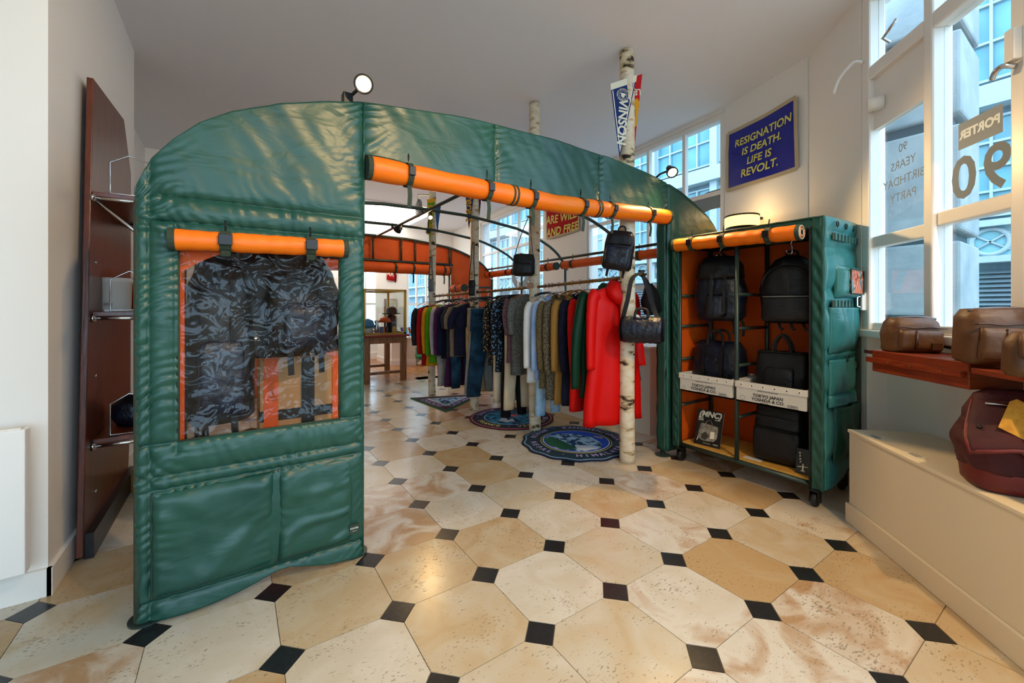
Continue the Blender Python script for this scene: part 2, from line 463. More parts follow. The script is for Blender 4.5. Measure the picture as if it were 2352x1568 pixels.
# far room end wall with windows
FY = 10.7
fw = [(3.0, 3.75), (1.9, 2.55)]
x1a, x1b = onY(935, 700, FY).x, onY(1003, 700, FY).x
x2a, x2b = onY(833, 700, FY).x - .5, onY(868, 700, FY).x
zb = onY(960, 762, FY).z
b = MB()
xs = [1.15, x2a, x2b, x1a, x1b, 5.4]
for k, (xa, xb) in enumerate(zip(xs, xs[1:])):
    if k in (1, 3): b.box(xa, xb, FY, FY + .2, 0, zb); b.box(xa, xb, FY, FY + .2, 3.15, CEIL)
    else: b.box(xa, xb, FY, FY + .2, 0, CEIL)
struct(b.build('wall_back', M_WALL), 'white end wall of the far room')
struct(bx('baseboard_back', M_TRIM, (1.15, 5.3, FY - .02, FY, 0, .16)))
def simple_window(name, T, w, h, vs, hs, label, fr=.05, pane=M_GLASS):
    """T: frame, x across, y up, z to the room"""
    e = struct(empty(name, T.translation), label)
    b = MB(T)
    for (x0, x1, y0, y1) in ((0, fr, 0, h), (w - fr, w, 0, h), (fr, w - fr, 0, fr), (fr, w - fr, h - fr, h)): b.box(x0, x1, y0, y1, -.05, .03)
    b.build('window_frame', M_TRIM, e)
    for x in vs: MB(T).box(x - .02, x + .02, fr, h - fr, -.035, .02).build('mullion', M_TRIM, e)
    for y in hs: MB(T).box(fr, w - fr, y - .025, y + .025, -.03, .018).build('glazing_bar', M_TRIM, e)
    X = [fr] + list(vs) + [w - fr]; Y = [fr] + list(hs) + [h - fr]
    for xa, xb in zip(X, X[1:]):
        for ya, yb in zip(Y, Y[1:]): MB(T).box(xa, xb, ya, yb, -.008, -.004).build('pane', pane, e)
    return e
for nm, xa, xb in (('window_4', x1a, x1b), ('window_5', x2a, x2b)):
    simple_window(nm, frame((xa, FY + .05, zb), (1, 0, 0), (0, 0, 1)), xb - xa, 3.15 - zb, [(xb - xa) * .33, (xb - xa) * .66], [.75, 1.6], 'white multi-pane window of the far room')

# right-hand wall (slightly askew) : t runs away from the viewer
R0 = V((4.39, 2.42, 0)); RE = V((.0946, .9955, 0)).normalized(); RN = V((RE.y, -RE.x, 0))
def RP(t, z, d=0): return R0 + RE * t + RN * d + V((0, 0, z))
def tpx(px):
    d = ray(px, 700); # R0 + t RE = k d
    det = d.x * (-RE.y) + d.y * RE.x
    k = (R0.x * (-RE.y) + R0.y * RE.x) / det
    return (V((d.x * k, d.y * k, 0)) - R0).dot(RE)
TRW = Matrix(((RE.x, RN.x, 0, R0.x), (RE.y, RN.y, 0, R0.y), (0, 0, 1, 0), (0, 0, 0, 1)))
tA, tB, tC, tD, tE = .02, tpx(1345), tpx(1248), tpx(1103), 9.0
SILL = .95
b = MB(TRW)
b.box(tA, tB, 0, .25, 0, SILL); b.box(tA, tB, 0, .25, 3.42, CEIL)
b.box(tB, tC, 0, .25, 0, CEIL)
b.box(tC, tD, 0, .25, 0, SILL); b.box(tC, tD, 0, .25, 3.36, CEIL)
b.box(tD, tE, 0, .25, 0, CEIL)
struct(b.build('wall_right', M_WALL), 'white right-hand wall between the tall windows')
def winT(ta, z): 
    o = RP(ta, z, .06); return frame(o, RE, (0, 0, 1))   # normal points out of the room for RE x Z
def tall_window(name, ta, tb, ztop, label, vs, hs):
    o = RP(tb, SILL, .06)
    return simple_window(name, frame(o, -RE, (0, 0, 1)), tb - ta, ztop - SILL, [tb - t for t in vs][::-1], hs, label, .055)
w1 = tall_window('window_1', tA, tB, 3.42, 'tall white window behind the clothes rail', [tpx(1565), tpx(1483), tpx(1420)], [.62, 1.62])
w2 = tall_window('window_2', tC, tD, 3.36, 'tall white window beyond the red banner', [tC + (tD - tC) * .36, tC + (tD - tC) * .7], [.55, 1.62])
# big D on the first window (rest of the letters lie behind the tent)
T = frame(RP(tpx(1612), 2.05, .05), RE, (0, 0, 1))
lettering([('D', 1.35, 0, 0, .045, 0)], T, M_SMOKE, w1)
T = frame(RP(tC + (tD - tC) * .33, 2.0, .05), RE, (0, 0, 1))
lettering([('O', 1.0, 0, 0, .03, 0)], T, M_SMOKE, w2)
# wall with the blue banner, then the diagonal wall
P_A = V((4.106, 1.539, 0))
def slab(p, q, th, z0, z1):
    e = (q - p).normalized(); n = V((e.y, -e.x, 0))
    if n.x < 0: n = -n
    return [(p.x, p.y), (q.x, q.y), (q.x + n.x * th, q.y + n.y * th), (p.x + n.x * th, p.y + n.y * th)], z0, z1
struct(MB().prism(*slab(V((4.39, 2.42, 0)), P_A, .09, 0, CEIL)).build('wall_right', M_WALL), 'white wall carrying the blue banner')
DC = 2.58; Q2 = math.sqrt(2)
def DP(s, z, d=0):
    c = DC + d * Q2; return V(((s * Q2 + c) / 2, (s * Q2 - c) / 2, z))
TD = Matrix(((1 / Q2, 1 / Q2, 0, DC / 2), (1 / Q2, -1 / Q2, 0, -DC / 2), (0, 0, 1, 0), (0, 0, 0, 1)))   # (s, d, z)
sK = 4.0115
b = MB(TD)
b.box(3.28, sK, 0, .075, 0, CEIL)
b.box(.3, 3.28, .12, .30, 0, 1.12); b.box(3.22, 3.5, .0, .30, 0, 1.12)
b.box(.3, 3.28, 0, .28, 3.42, CEIL)
b.box(2.06, 2.17, 0, .22, 1.12, 3.42); b.box(.3, .5, 0, .28, 1.12, 3.42)
struct(b.build('wall_corner', M_WALL), 'diagonal white wall with the shop window')
struct(MB(TD).box(.3, 3.34, -.02, .16, 1.10, 1.15).build('trim_1', M_TRIM, bevel=.008), 'white window sill')
# baseboard under the banner wall and pier
b = MB(); b.prism(*slab(V((4.372, 2.41, 0)), V((4.09, 1.545, 0)), .02, 0, .2))
struct(b.build('baseboard_right', M_TRIM))
_c = [(-3.3, -2.95), (DP(.3, 0).x + .2, -2.95)] + [tuple(DP(s_, 0, d_)[:2]) for s_, d_ in ((.3, .25), (3.3, .25), (4.0, .07))] + [tuple(RP(t_, 0, .22)[:2]) for t_ in (0, 8.4)] + [(5.4, 10.9), (.95, 10.9), (.95, 7.6), (-3.3, 7.6)]
struct(MB().prism(_c, CEIL, CEIL + .2).build('ceiling', M_CEIL), 'plain off-white ceiling')
# wall behind the viewer: a shop front, glazed
pW = DP(.3, 0)
b = MB()
b.box(-3.1, pW.x + .2, -2.95, -2.7, 0, .35); b.box(-3.1, pW.x + .2, -2.95, -2.7, 3.25, CEIL)
for x in (-3.05, -1.6, -.15, pW.x + .1): b.box(x - .06, x + .06, -2.95, -2.7, .35, 3.25)
b.prism(*slab(V((pW.x, pW.y, 0)), V((pW.x + .2, -2.7, 0)), .2, 0, CEIL))
struct(b.build('wall_front', M_WALL), 'glazed shop front behind the viewer')
e = struct(empty('window_6', (-1, -2.8, .35)))
for xa, xb in ((-2.99, -1.66), (-1.54, -.21), (-.09, pW.x + .04)):
    bx('pane', M_GLASS, (xa, xb, -2.81, -2.805, .35, 3.25), parent=e)

# shop window in the diagonal wall: two lights, a hopper above
w3 = struct(empty('window_3', DP(2.7, 1.15)), 'white shop window with frosted lettering')
def dbox(name, m, s0, s1, z0, z1, d0=.03, d1=.09, par=w3, **k): return MB(TD).box(s0, s1, d0, d1, z0, z1).build(name, m, par, **k)
for s0, s1, z0, z1 in ((3.20, 3.28, 1.15, 3.42), (2.17, 2.24, 1.15, 3.42), (2.67, 2.735, 1.15, 3.42)): dbox('window_post', M_TRIM, s0, s1, z0, z1, .0, .10, bevel=.01)
for s0, s1, z0, z1 in ((2.24, 2.67, 1.15, 1.20), (2.735, 3.20, 1.15, 1.20), (2.24, 2.67, 1.745, 1.82), (2.735, 3.20, 1.70, 1.775)): dbox('glazing_bar', M_TRIM, s0, s1, z0, z1, .02, .09, bevel=.008)
for s0, s1 in ((2.24, 2.67), (2.735, 3.20)): dbox('transom', M_TRIM, s0, s1, 2.83, 2.92, .0, .10, bevel=.01); dbox('head', M_TRIM, s0, s1, 3.36, 3.42, .0, .10)
dbox('solid_panel', M_TRIM, 2.735, 3.20, 2.49, 2.83, .03, .07)
for s0, s1, z0, z1 in ((2.24, 2.67, 1.20, 1.745), (2.24, 2.67, 1.82, 2.83), (2.735, 3.20, 1.20, 1.70), (2.735, 3.20, 1.775, 2.49), (2.24, 2.67, 2.92, 3.36), (2.735, 3.20, 2.92, 3.36)):
    dbox('pane', M_GLASS, s0, s1, z0, z1, .055, .059)
p = DP(3.12, 2.64, -.012); T = frame(p + V((.02, -.02, 0)), (-1, -1, 0), (0, 0, 1)) @ Matrix.Rotation(R(-25), 4, 'Y')
MB(T).lathe([(.036, -.02), (.044, -.02), (.044, .06), (.041, .064), (.036, .06), (.036, .004)], 20).build('vent_pipe', M_TRIM, w3, smooth=True)
MB(T).lathe([(.037, .05), (.02, .05), (.0, .05)], 20).build('vent_shade_disc', mat('vent_dark', '2a1d12', .9), w3)  # dark disc paints the shade inside the pipe mouth
MB(TD).tube(smoothpath([(3.25, -.005, 2.98), (3.28, -.05, 3.0), (3.35, -.10, 2.93), (3.38, -.12, 2.84)]), .011, 8).build('stay_arm', M_TRIM, w3, smooth=True)
MB(TD).tube([(2.98, -.01, 2.95), (2.98, -.05, 2.98), (2.90, -.06, 2.99), (2.86, -.05, 3.02)], .009, 6).build('hopper_handle', M_STEEL, w3, smooth=True)
MB(TD).box(3.22, 3.25, -.03, .0, 1.28, 1.40).build('latch', M_TRIM, w3, bevel=.006)
MB(TD).tube([(3.235, -.025, 1.30), (3.235, -.05, 1.31), (3.235, -.05, 1.37), (3.235, -.025, 1.38)], .006, 6).build('latch_handle', M_STEEL, w3)
MB(TD).tube(smoothpath([(2.21, -.005, 2.36), (2.22, -.04, 2.37), (2.25, -.045, 2.36), (2.265, -.045, 2.33)]), .012, 8).build('handle', M_STEEL, w3, smooth=True)
MB(TD).box(2.18, 2.225, -.035, .0, 2.38, 2.52).build('hinge_cover', M_TRIM, w3, bevel=.006)
# frosted lettering (reads from the street)
T = frame(DP(2.972, 2.14, .053), (1, 1, 0), (0, 0, 1))
lettering([('90', .074, 0, .15, 0, 0), ('YEARS', .074, 0, .05, 0, 0), ('BIRTHDAY', .074, 0, -.05, 0, 0), ('PARTY', .074, 0, -.15, 0, 0)], T, M_SMOKE, w3)
T = frame(DP(2.455, 1.97, .053), (1, 1, 0), (0, 0, 1))
for ch, x in (('9', -.09), ('0', .09)): lettering([(ch, .30, x, -.01, .006, 0)], T, M_SMOKE, w3, 'numeral')
b = MB(T); b.keepn = True
q = [(-.16, .18), (.16, .18), (.16, .345), (-.16, .345)]
# sign plate with PORTER left clear: thin frame, two bars and lettering in a second layer
M_SMOKE2 = mat('frosted_vinyl_dark', '98a1a6', .8)
b.box(-.12, .12, .15, .285, -.0012, -.0006)
b.build('sign_plate', M_SMOKE2, w3)
lettering([('PORTER', .06, 0, .22, .003, 0)], T @ Matrix.Translation((0, 0, -.0022)), mat('pale_vinyl', 'e9f4f6', .6), w3)

# ================================================================ OUTSIDE
M_FAC = mat('pale_facade', '5f7c88', .8, col2='6f8c96', vscale=1.5)
M_FACW = mat('facade_white', '9fb2b8', .7)
M_FGL = mat('facade_glass', '3f7f90', .25, col2='5f9cab', vscale=1.2)
M_LOUV = mat('louvre_paint', '71848c', .6)
M_PILL = mat('grey_render', '86949b', .9, col2='a0aaad', vscale=3, bump=.3, bscale=20)
struct(bx('ground_outside', mat('street_paving', '9a9a98', .9), (-9, 16, -14, 32, -.3, -.1)), 'street outside')
FX = 10.0
fac = thing('facade_opposite', 'pale blue-grey building front with gridded windows across the street', 'building', (FX + .5, 8, -.1))
bx('wall', M_FAC, (FX, FX + 1, -6, 30, -.1, 7.4), parent=fac)
bx('cornice', M_FACW, (FX - .35, FX, -6, 30, 4.42, 4.75), parent=fac)
bx('cornice', M_FACW, (FX - .45, FX, -6, 30, 6.9, 7.4), parent=fac)
bx('string_course', M_FACW, (FX - .3, FX, -6, 30, 2.0, 2.1), parent=fac)
bx('string_course', M_FACW, (FX - .3, FX, -6, 30, 2.56, 2.66), parent=fac)
bay = 1.8
wm = MB()
gm = MB().box(-.03, 0, .08, bay - .08, 0, 1)
first = {}
def shared(key, fn):
    if key not in first:
        o = fn(); first[key] = o.data; return o
    o = bpy.data.objects.new(key[0], first[key]); COL.objects.link(o); o.parent = fac; return o
def grid_bars(z0, z1, nx, nzz):
    b = MB(); w = bay - .2
    for k in range(nx + 1): x = .1 + w * k / nx; b.box(FX - .09, FX - .03, x - .018, x + .018, z0, z1)
    for k in range(nzz + 1): z = z0 + (z1 - z0) * k / nzz; b.box(FX - .085, FX - .03, .1, bay - .1, z - .018, z + .018)
    return b
k0 = -3
for k in range(k0, 14):
    y = k * bay + .3
    for lv, (z0, z1, nx, nzz) in enumerate(((2.75, 4.3, 4, 4), (4.9, 6.7, 4, 3))):
        o = shared(('window_pane', lv), lambda: MB().box(FX - .03, FX + .01, .1, bay - .1, z0, z1).build('window_pane', M_FGL, fac))
        o.location = (0, y, 0)
        o = shared(('window_bars', lv), lambda: grid_bars(z0, z1, nx, nzz).build('window_bars', M_FACW, fac))
        o.location = (0, y, 0)
    o = shared(('pilaster', 0), lambda: MB().box(FX - .2, FX, -.09, .09, -.1, 6.9).build('pilaster', M_FACW, fac)); o.location = (0, y, 0)
    def balu():
        b = MB(); b.box(FX - .14, FX - .1, .1, bay - .1, 2.1, 2.56); return b.build('parapet', mat('parapet_blue', '7fb3bd', .6), fac)  # flat pale blue sheet behind the rings
    o = shared(('parapet', 0), balu); o.location = (0, y, 0)
    for q in range(3):
        def ringf():
            b = MB(frame((FX - .16, 0, 2.33), (0, 1, 0), (0, 0, 1)))
            b.tube([(.2 * math.cos(a * PI / 12), .2 * math.sin(a * PI / 12), 0) for a in range(24)], .035, 6, closed=True)
            b.tube([(-.2, -.14, 0), (.2, .14, 0)], .02, 5); b.tube([(-.2, .14, 0), (.2, -.14, 0)], .02, 5)
            return b.build('parapet_ring', M_FACW, fac, smooth=True)
        o = shared(('parapet_ring', 0), ringf); o.location = (0, y + .34 + .56 * q, 0)
    def louv():
        b = MB()
        for q in range(26): z = .05 + q * .072; b.add([(FX - .10, .12, z), (FX - .02, .12, z + .05), (FX - .02, bay - .5, z + .05), (FX - .10, bay - .5, z), (FX - .10, .12, z - .012), (FX - .02, .12, z + .038), (FX - .02, bay - .5, z + .038), (FX - .10, bay - .5, z - .012)],
            [(0, 1, 2, 3), (7, 6, 5, 4), (0, 3, 7, 4), (0, 4, 5, 1), (3, 2, 6, 7), (1, 5, 6, 2)])
        return b.build('louvre', M_LOUV, fac)
    o = shared(('louvre', 0), louv); o.location = (0, y, 0)
    o = shared(('shop_door', 0), lambda: MB().box(FX - .05, FX, bay - .45, bay - .12, -.05, 1.9).build('shop_door', mat('door_teal', '3f7480', .3), fac)); o.location = (0, y, 0)
pil = thing('stone_pillar', 'grey rendered pillar of big blocks standing right outside the shop window', 'pillar', (4.6, 1.05, -.1))
for z0, z1 in ((-.1, 1.18), (1.24, 1.78), (1.86, 2.62), (2.70, 3.3), (3.38, 5.2)):
    bx('stone_block', M_PILL, (4.3, 4.95, .66, 1.42, z0, z1), parent=pil, bevel=.02)
bx('core', mat('joint_dark', '4c5b63', .9), (4.36, 4.9, .72, 1.36, -.1, 5.2), parent=pil)
# ================================================================ THE TENT
TX0, TX1, TY0, TY1, TXC = -.33, 4.05, 2.24, 6.70, 1.86
ARCH = [(0, 2.462), (.5, 2.455), (.8, 2.43), (1.3, 2.37), (1.5, 2.315), (1.685, 2.25), (1.87, 2.165), (1.98, 2.09), (2.07, 2.0), (2.15, 1.89), (2.19, 1.78)]
def archz(x): return interp(abs(x - TXC), ARCH)
tent = thing('fabric_tent', 'green nylon tent shop-in-shop with arched roof line and orange rolled flaps', 'tent', (.1, TY0, 0))
def seamd(x, z, vs, hs):
    d = 9.
    for a in vs: d = min(d, abs(x - a))
    for a in hs: d = min(d, abs(z - a))
    return d
def puff(x, z, vs, hs, amp=.026):
    d = seamd(x, z, vs, hs)
    q = amp * (.55 * (1 - math.exp(-d / .010)) + .45 * (1 - math.exp(-d / .06)))
    dv = min(abs(x - a) for a in vs) if vs else 9.; dh = min(abs(z - a) for a in hs) if hs else 9.
    pk = .0065 * math.exp(-dv / .05) * math.sin(130 * z + 9 * nz3(x, z, 1, 6) - 60 * x) * (.6 + nz3(x, z, 9, 7)) + .0055 * math.exp(-dh / .045) * math.sin(120 * x + 9 * nz3(x, z, 4, 6) + 50 * z) * (.6 + nz3(x, z, 5, 7))
    return q + pk + .010 * nz3(x, z, .3, 3.) + .0035 * nz3(x + z * .8, (z - x) * .3, 2, 12)
WX0, WX1, WZ0, WZ1 = -.195, .445, .735, 1.60
VS = [TX0, .56, -.29, -.2]; HS = [1.765, 1.66, .735, .60, .545, .09]
zt0 = 0.03
def panelfn(x0, x1, vs, hs, zbot, ytop=TY0, amp=.016, zt=None):
    def fn(u, v):
        x = x0 + (x1 - x0) * u; top = (zt or archz)(x); zb = zbot(x); z = zb + (top - zb) * v
        return V((x, ytop - puff(x, z, vs, hs, amp), z))
    return fn
b = MB()
# explicit lattice so the window edges are straight
xs = [TX0 + (WX0 - TX0) * k / 16 for k in range(16)] + [WX0 + (WX1 - WX0) * k / 70 for k in range(70)] + [WX1 + (.56 - WX1) * k / 14 for k in range(15)]
zl = [k / 90 * WZ0 for k in range(90)] + [WZ0 + (WZ1 - WZ0) * k / 100 for k in range(100)] + [WZ1 + k / 90 for k in range(91)]
def zmap(x, z):
    if z >= WZ1: return WZ1 + (archz(x) - WZ1) * (z - WZ1)
    if z < .1:
        zb = .025 + .03 * math.exp(-((x - .2) / .12) ** 2) + .012 * math.sin(9 * x)
        return zb + (.1 - zb) * z / .1
    return z
vs_ = []
for z in zl:
    for x in xs:
        zz = zmap(x, z)
        hs = HS; vv = VS if zz > WZ0 - .05 and zz < 1.66 else [TX0, .56, TX0 + .045]
        vs_.append(V((x, TY0 - puff(x, zz, vv + ([WX1] if WZ0 < zz < WZ1 else []), hs), zz)))
w = len(xs); fs_ = []
for j in range(len(zl) - 1):
    for i in range(w - 1):
        xm = (xs[i] + xs[i + 1]) / 2; zm = (zl[j] + zl[j + 1]) / 2
        if WX0 < xm < WX1 and WZ0 < zm < WZ1: continue
        fs_.append((j * w + i, j * w + i + 1, (j + 1) * w + i + 1, (j + 1) * w + i))
b.add(vs_, fs_)
b.build('front_panel', M_GREEN, tent, smooth=True, solid=.012)
# lining sheet behind
b = MB()
b.grid(lambda u, v: V((TX0 + .01 + (.55 - TX0) * u, TY0 + .03, .05 + (archz(TX0 + .9 * u) - .08) * v)), 20, 40,
       skip=lambda u, v: (TX0 + .88 * u > WX0 - .02 and TX0 + .88 * u < WX1 + .02 and .7 < .05 + v * 2.2 < 1.66))
b.build('panel_lining', M_LINING, tent, smooth=True)
# clear window
def win(u, v):
    x = WX0 - .01 + (WX1 - WX0 + .02) * u; z = WZ0 - .01 + (WZ1 - WZ0 + .02) * v
    e = min(1, 6 * min(u, 1 - u)) * min(1, 6 * min(v, 1 - v))
    return V((x, TY0 + .004 - e * (.02 * nz3(x, z, 5, 5) + .012 * nz3(x + z, z - x, 2, 11)), z))
MB().grid(win, 60, 80).build('clear_window', M_VINYL, tent, smooth=True)
pp = [(WX0, TY0 - .014, WZ0), (WX0, TY0 - .014, WZ1)]
for q in ([(WX0, WZ0), (WX0, WZ1)], [(WX1, WZ0), (WX1, WZ1)], [(WX0, WZ0), (WX1, WZ0)]):
    MB().tube([(x, TY0 - .006, z) for x, z in q], .006, 6).build('window_binding', M_WEB, tent, smooth=True)
for z in (1.765, 1.66, .60, .545):
    MB().tube([(TX0 + (.56 - TX0) * k / 10, TY0 - .004, z) for k in range(11)], .004, 6).build('seam_piping', M_GREEN, tent, smooth=True)
MB().tube([(TX0 + .005, TY0 - .005, .03 + k * .17) for k in range(11)], .012, 8).build('edge_binding', M_WEB, tent, smooth=True)
MB().tube([(.555, TY0 - .005, .03 + k * .2) for k in range(11)], .011, 8).build('edge_binding', M_GREEN, tent, smooth=True)
# pockets on the lower panel
for x0, x1 in ((-.28, .155), (.172, .505)):
    def pk(u, v):
        x = x0 + (x1 - x0) * u; z = .11 + (.535 - .11) * v
        e = (1 - abs(2 * u - 1) ** 16) * (1 - abs(2 * v - 1) ** 14)
        f = .026 * e + .022 * nz3(x, z, 3, 4.) * e + .004 * math.sin(130 * z + 9 * nz3(x, z, 1, 6)) * math.exp(-min(u, 1 - u) / .08) * e + .016 * max(0, math.sin(20 * (x * .8 - z) + 6 * nz3(x, z, 8, 3))) ** 2 * e * (1 - v) + .005 * nz3(x, z, 9, 14)
        return V((x, TY0 - .012 - f, z))
    po = MB().grid(pk, 60, 60).build('pocket', M_GREEN, tent, smooth=True, solid=.006)
    MB().tube([(x0, TY0 - .018, .54), (x0, TY0 - .018, .11), (x1, TY0 - .018, .11), (x1, TY0 - .018, .54)], .004, 6).build('pocket_piping', M_WEB, po, smooth=True)
lp = MB().box(.485, .53, TY0 - .045, TY0 - .028, .15, .195).build('maker_label', M_WEB, tent)
lettering([('PORTER', .011, 0, .006, .0003, 0), ('TOKYO', .007, 0, -.008, 0, 0)], frame((.5075, TY0 - .047, .172), (1, 0, 0), (0, 0, 1)), M_PAPER, lp)
# header over the entrance
HB = [(.56, 2.10), (.97, 2.075), (1.37, 2.062), (2.3, 2.08), (3.11, 2.12)]
def hb(x): return interp(x, HB) + .008 * math.sin(11 * x)
b = MB(); b.grid(panelfn(.56, 3.12, [.56, 1.37, 2.30, 3.12], [], hb, amp=.022), 280, 50); b.build('header_panel', M_GREEN, tent, smooth=True, solid=.01)
b = MB(); b.grid(lambda u, v: V((.56 + 2.56 * u, TY0 + .03, hb(.56 + 2.56 * u) + v * (archz(.56 + 2.56 * u) - hb(.56 + 2.56 * u)))), 40, 6); b.build('header_lining', M_LINING, tent, smooth=True)
for x in (.565, 1.37, 2.30, 3.11):
    MB().tube([(x, TY0 - .006, (2.08 if x > .6 else 1.66) + (archz(x) - (2.08 if x > .6 else 1.66)) * k / 6) for k in range(7)], .005, 6).build('seam_piping', M_GREEN, tent, smooth=True)
for z in (2.20, 2.31):
    MB(frame((1.82, TY0 - .012, z), (1, 0, 0), (0, 0, 1))).lathe([(.009, 0), (.009, .003), (.006, .005), (.002, .005)], 12).build('eyelet', M_STEEL, tent, smooth=True)
# right-hand panel and its inner edge
b = MB(); b.grid(panelfn(3.12, TX1, [3.12, 3.2], [1.78], lambda x: .05, amp=.018), 30, 60); b.build('front_panel', M_GREEN, tent, smooth=True, solid=.012)
b = MB(); b.grid(lambda u, v: V((3.13 + .9 * u, TY0 + .03, .06 + v * (archz(3.13 + .9 * u) - .08))), 10, 30); b.build('panel_lining', M_LINING, tent, smooth=True)
b = MB(); b.grid(lambda u, v: V((3.115 + .012 * nz3(1, v * 20, u * 2), TY0 + .09 * u, .05 + 2.05 * v)), 4, 60); b.build('edge_flap', M_GREEN, tent, smooth=True, solid=.008)
# roof edge strip that wraps over the first arch
def strip(u, v):
    x = TX0 + (TX1 - TX0) * u; z = archz(x) + .024 + .004 * nz3(x, v, 0, 12)
    return V((x, TY0 - .004 + .15 * v, z - .026 * abs(2 * v - 1) ** 3))
MB().grid(strip, 90, 5).build('roof_strip', M_GREEN, tent, smooth=True, solid=.008)
# frame: arches, purlins, posts
RIBS = [TY0 + .05, 3.40, 4.55, 5.65, TY1 - .05]
for y in RIBS:
    MB().tube([(TX0 + .03 + (TX1 - TX0 - .06) * (.5 - .5 * math.cos(PI * k / 40)), y, archz(TX0 + .03 + (TX1 - TX0 - .06) * (.5 - .5 * math.cos(PI * k / 40))) - .02) for k in range(41)], .019, 8).build('arch_tube', M_PIPE, tent, smooth=True)
MB().tube([(TXC, RIBS[0], 2.42), (TXC, RIBS[-1], 2.42)], .018, 8).build('ridge_tube', M_PIPE, tent, smooth=True)
for x in (TX0 + .17, TX1 - .17):
    MB().tube([(x, RIBS[0], 2.0), (x, RIBS[-1], 2.0)], .017, 8).build('eave_tube', M_PIPE, tent, smooth=True)
for y in RIBS[1:4]:
    for dx in (-.05, .05):
        MB().box(TXC + dx - .012, TXC + dx + .012, y - .02, y + .02, 2.385, 2.445).build('clamp', M_BLACKM, tent, bevel=.004)
for y in (RIBS[0], RIBS[-1]):
    for x in (TX0 + .03, .53, 3.14, TX1 - .03):
        MB().tube([(x, y, .012 if x < 3.5 else .0), (x, y, archz(x) - .03)], .018, 8).build('post', M_PIPE, tent, smooth=True)
        if x < 3.5: MB().lathe([(.0, 0), (.065, 0), (.065, .008), (.02, .012), (.02, .03), (0, .03)], 24, o=(x, y, 0)).build('foot_plate', M_PIPE, tent, smooth=False)
for y in RIBS[1:4]:
    z0 = .9 if 4 < y < 5 else 0.
    MB().tube([(TX1 - .06, y, z0), (TX1 - .06, y, 1.95)], .018, 8).build('post', M_PIPE, tent, smooth=True)
    MB().tube([(TX0 + .06, y, 0), (TX0 + .06, y, 1.95)], .018, 8).build('post', M_PIPE, tent, smooth=True)
MB().tube([(.53, RIBS[0], 2.06), (3.14, RIBS[0], 2.08)], .016, 8).build('header_tube', M_PIPE, tent, smooth=True)

def fabric_roll(name, path, r, parent, m, straps=(), ends=True, bands=(), strap_drop=.09, stw=.03, hook=.05, seed=0):
    """rolled flap: a lumpy tube with webbing straps, buckles and bound ends"""
    P = [V(p) for p in path]; L = (P[-1] - P[0]); dirv = L.normalized(); n = 90; pts = []
    def pos(t):
        k = t * (len(P) - 1); i = min(int(k), len(P) - 2); return P[i].lerp(P[i + 1], k - i)
    rr = []
    for k in range(n + 1):
        t = k / n; pts.append(pos(t))
        q = r * (1 + .05 * nz3(t * 9, seed, 0) + .02 * math.sin(60 * t))
        for s in straps: q *= 1 - .10 * math.exp(-((t - s) * L.length / .025) ** 2)
        rr.append(q)
    ro = MB().tube(pts, rr, 16).build(name, m, parent, smooth=True)
    up = V((0, 0, 1)); fw = dirv.cross(up).normalized()
    if fw.dot(V((-sa, -ca, 0))) < 0: fw = -fw
    for s in straps:
        c = pos(s)
        loop = [c + up * (math.cos(a) * (r + .003)) + fw * (math.sin(a) * (r + .003)) for a in [2 * PI * k / 16 for k in range(16)]]
        st = MB().strap(loop, stw, .004, dirv, closed=True).build('strap', M_WEB, ro, smooth=False)
        MB(frame(c + fw * (r + .008) + up * (r * .1), dirv, up)).box(-stw * .6, stw * .6, -.024, .024, -.004, .006).build('buckle', M_BLACKM, ro, bevel=.003)
        if hook: MB().tube([c + up * r, c + up * (r + hook * .5) + fw * .008, c + up * (r + hook)], .005, 6).build('snap_hook', M_BLACKM, ro)
        if strap_drop:
            e = c - up * (r - .01) + fw * (r * .35)
            MB().strap([e, e - up * strap_drop * .5 + fw * .01, e - up * strap_drop], stw * .8, .003, dirv).build('strap_tail', M_WEB, ro)
    for s in bands:
        c = pos(s)
        for dd in (-.014, .014):
            loop = [c + dirv * dd + up * (math.cos(a) * (r + .002)) + fw * (math.sin(a) * (r + .002)) for a in [2 * PI * k / 16 for k in range(16)]]
            MB().strap(loop, .014, .006, dirv, closed=True).build('zip_band', M_WEB, ro)
    if ends:
        for c, dd in ((P[0], 1), (P[-1], -1)):
            MB().tube([c - dirv * dd * .012, c + dirv * dd * .012], r * 1.03, 16).build('bound_end', M_WEB, ro, smooth=False)
    return ro
a, bq = onY(398, 553, TY0), onY(787, 574, TY0)
yr = TY0 - .055
fabric_roll('window_roll', [(a.x, yr, a.z), (bq.x, yr, bq.z - .0)], .043, tent, M_ORANGE, (.27, .765), hook=.05, strap_drop=.03, stw=.042)
a, bq = onY(836, 389, TY0 + .02), onY(1535, 499, TY0 + .02)
p0 = V((.585, TY0 - .02, a.z)); p1 = V((3.10, TY0 - .02, 2.08))
fabric_roll('door_roll', [p0, p0.lerp(p1, .5) + V((0, 0, -.035)), p1], .062, tent, M_ORANGE, (.085, .285, .42, .60, .72, .90), bands=(.36, .66), hook=.07, strap_drop=.13)
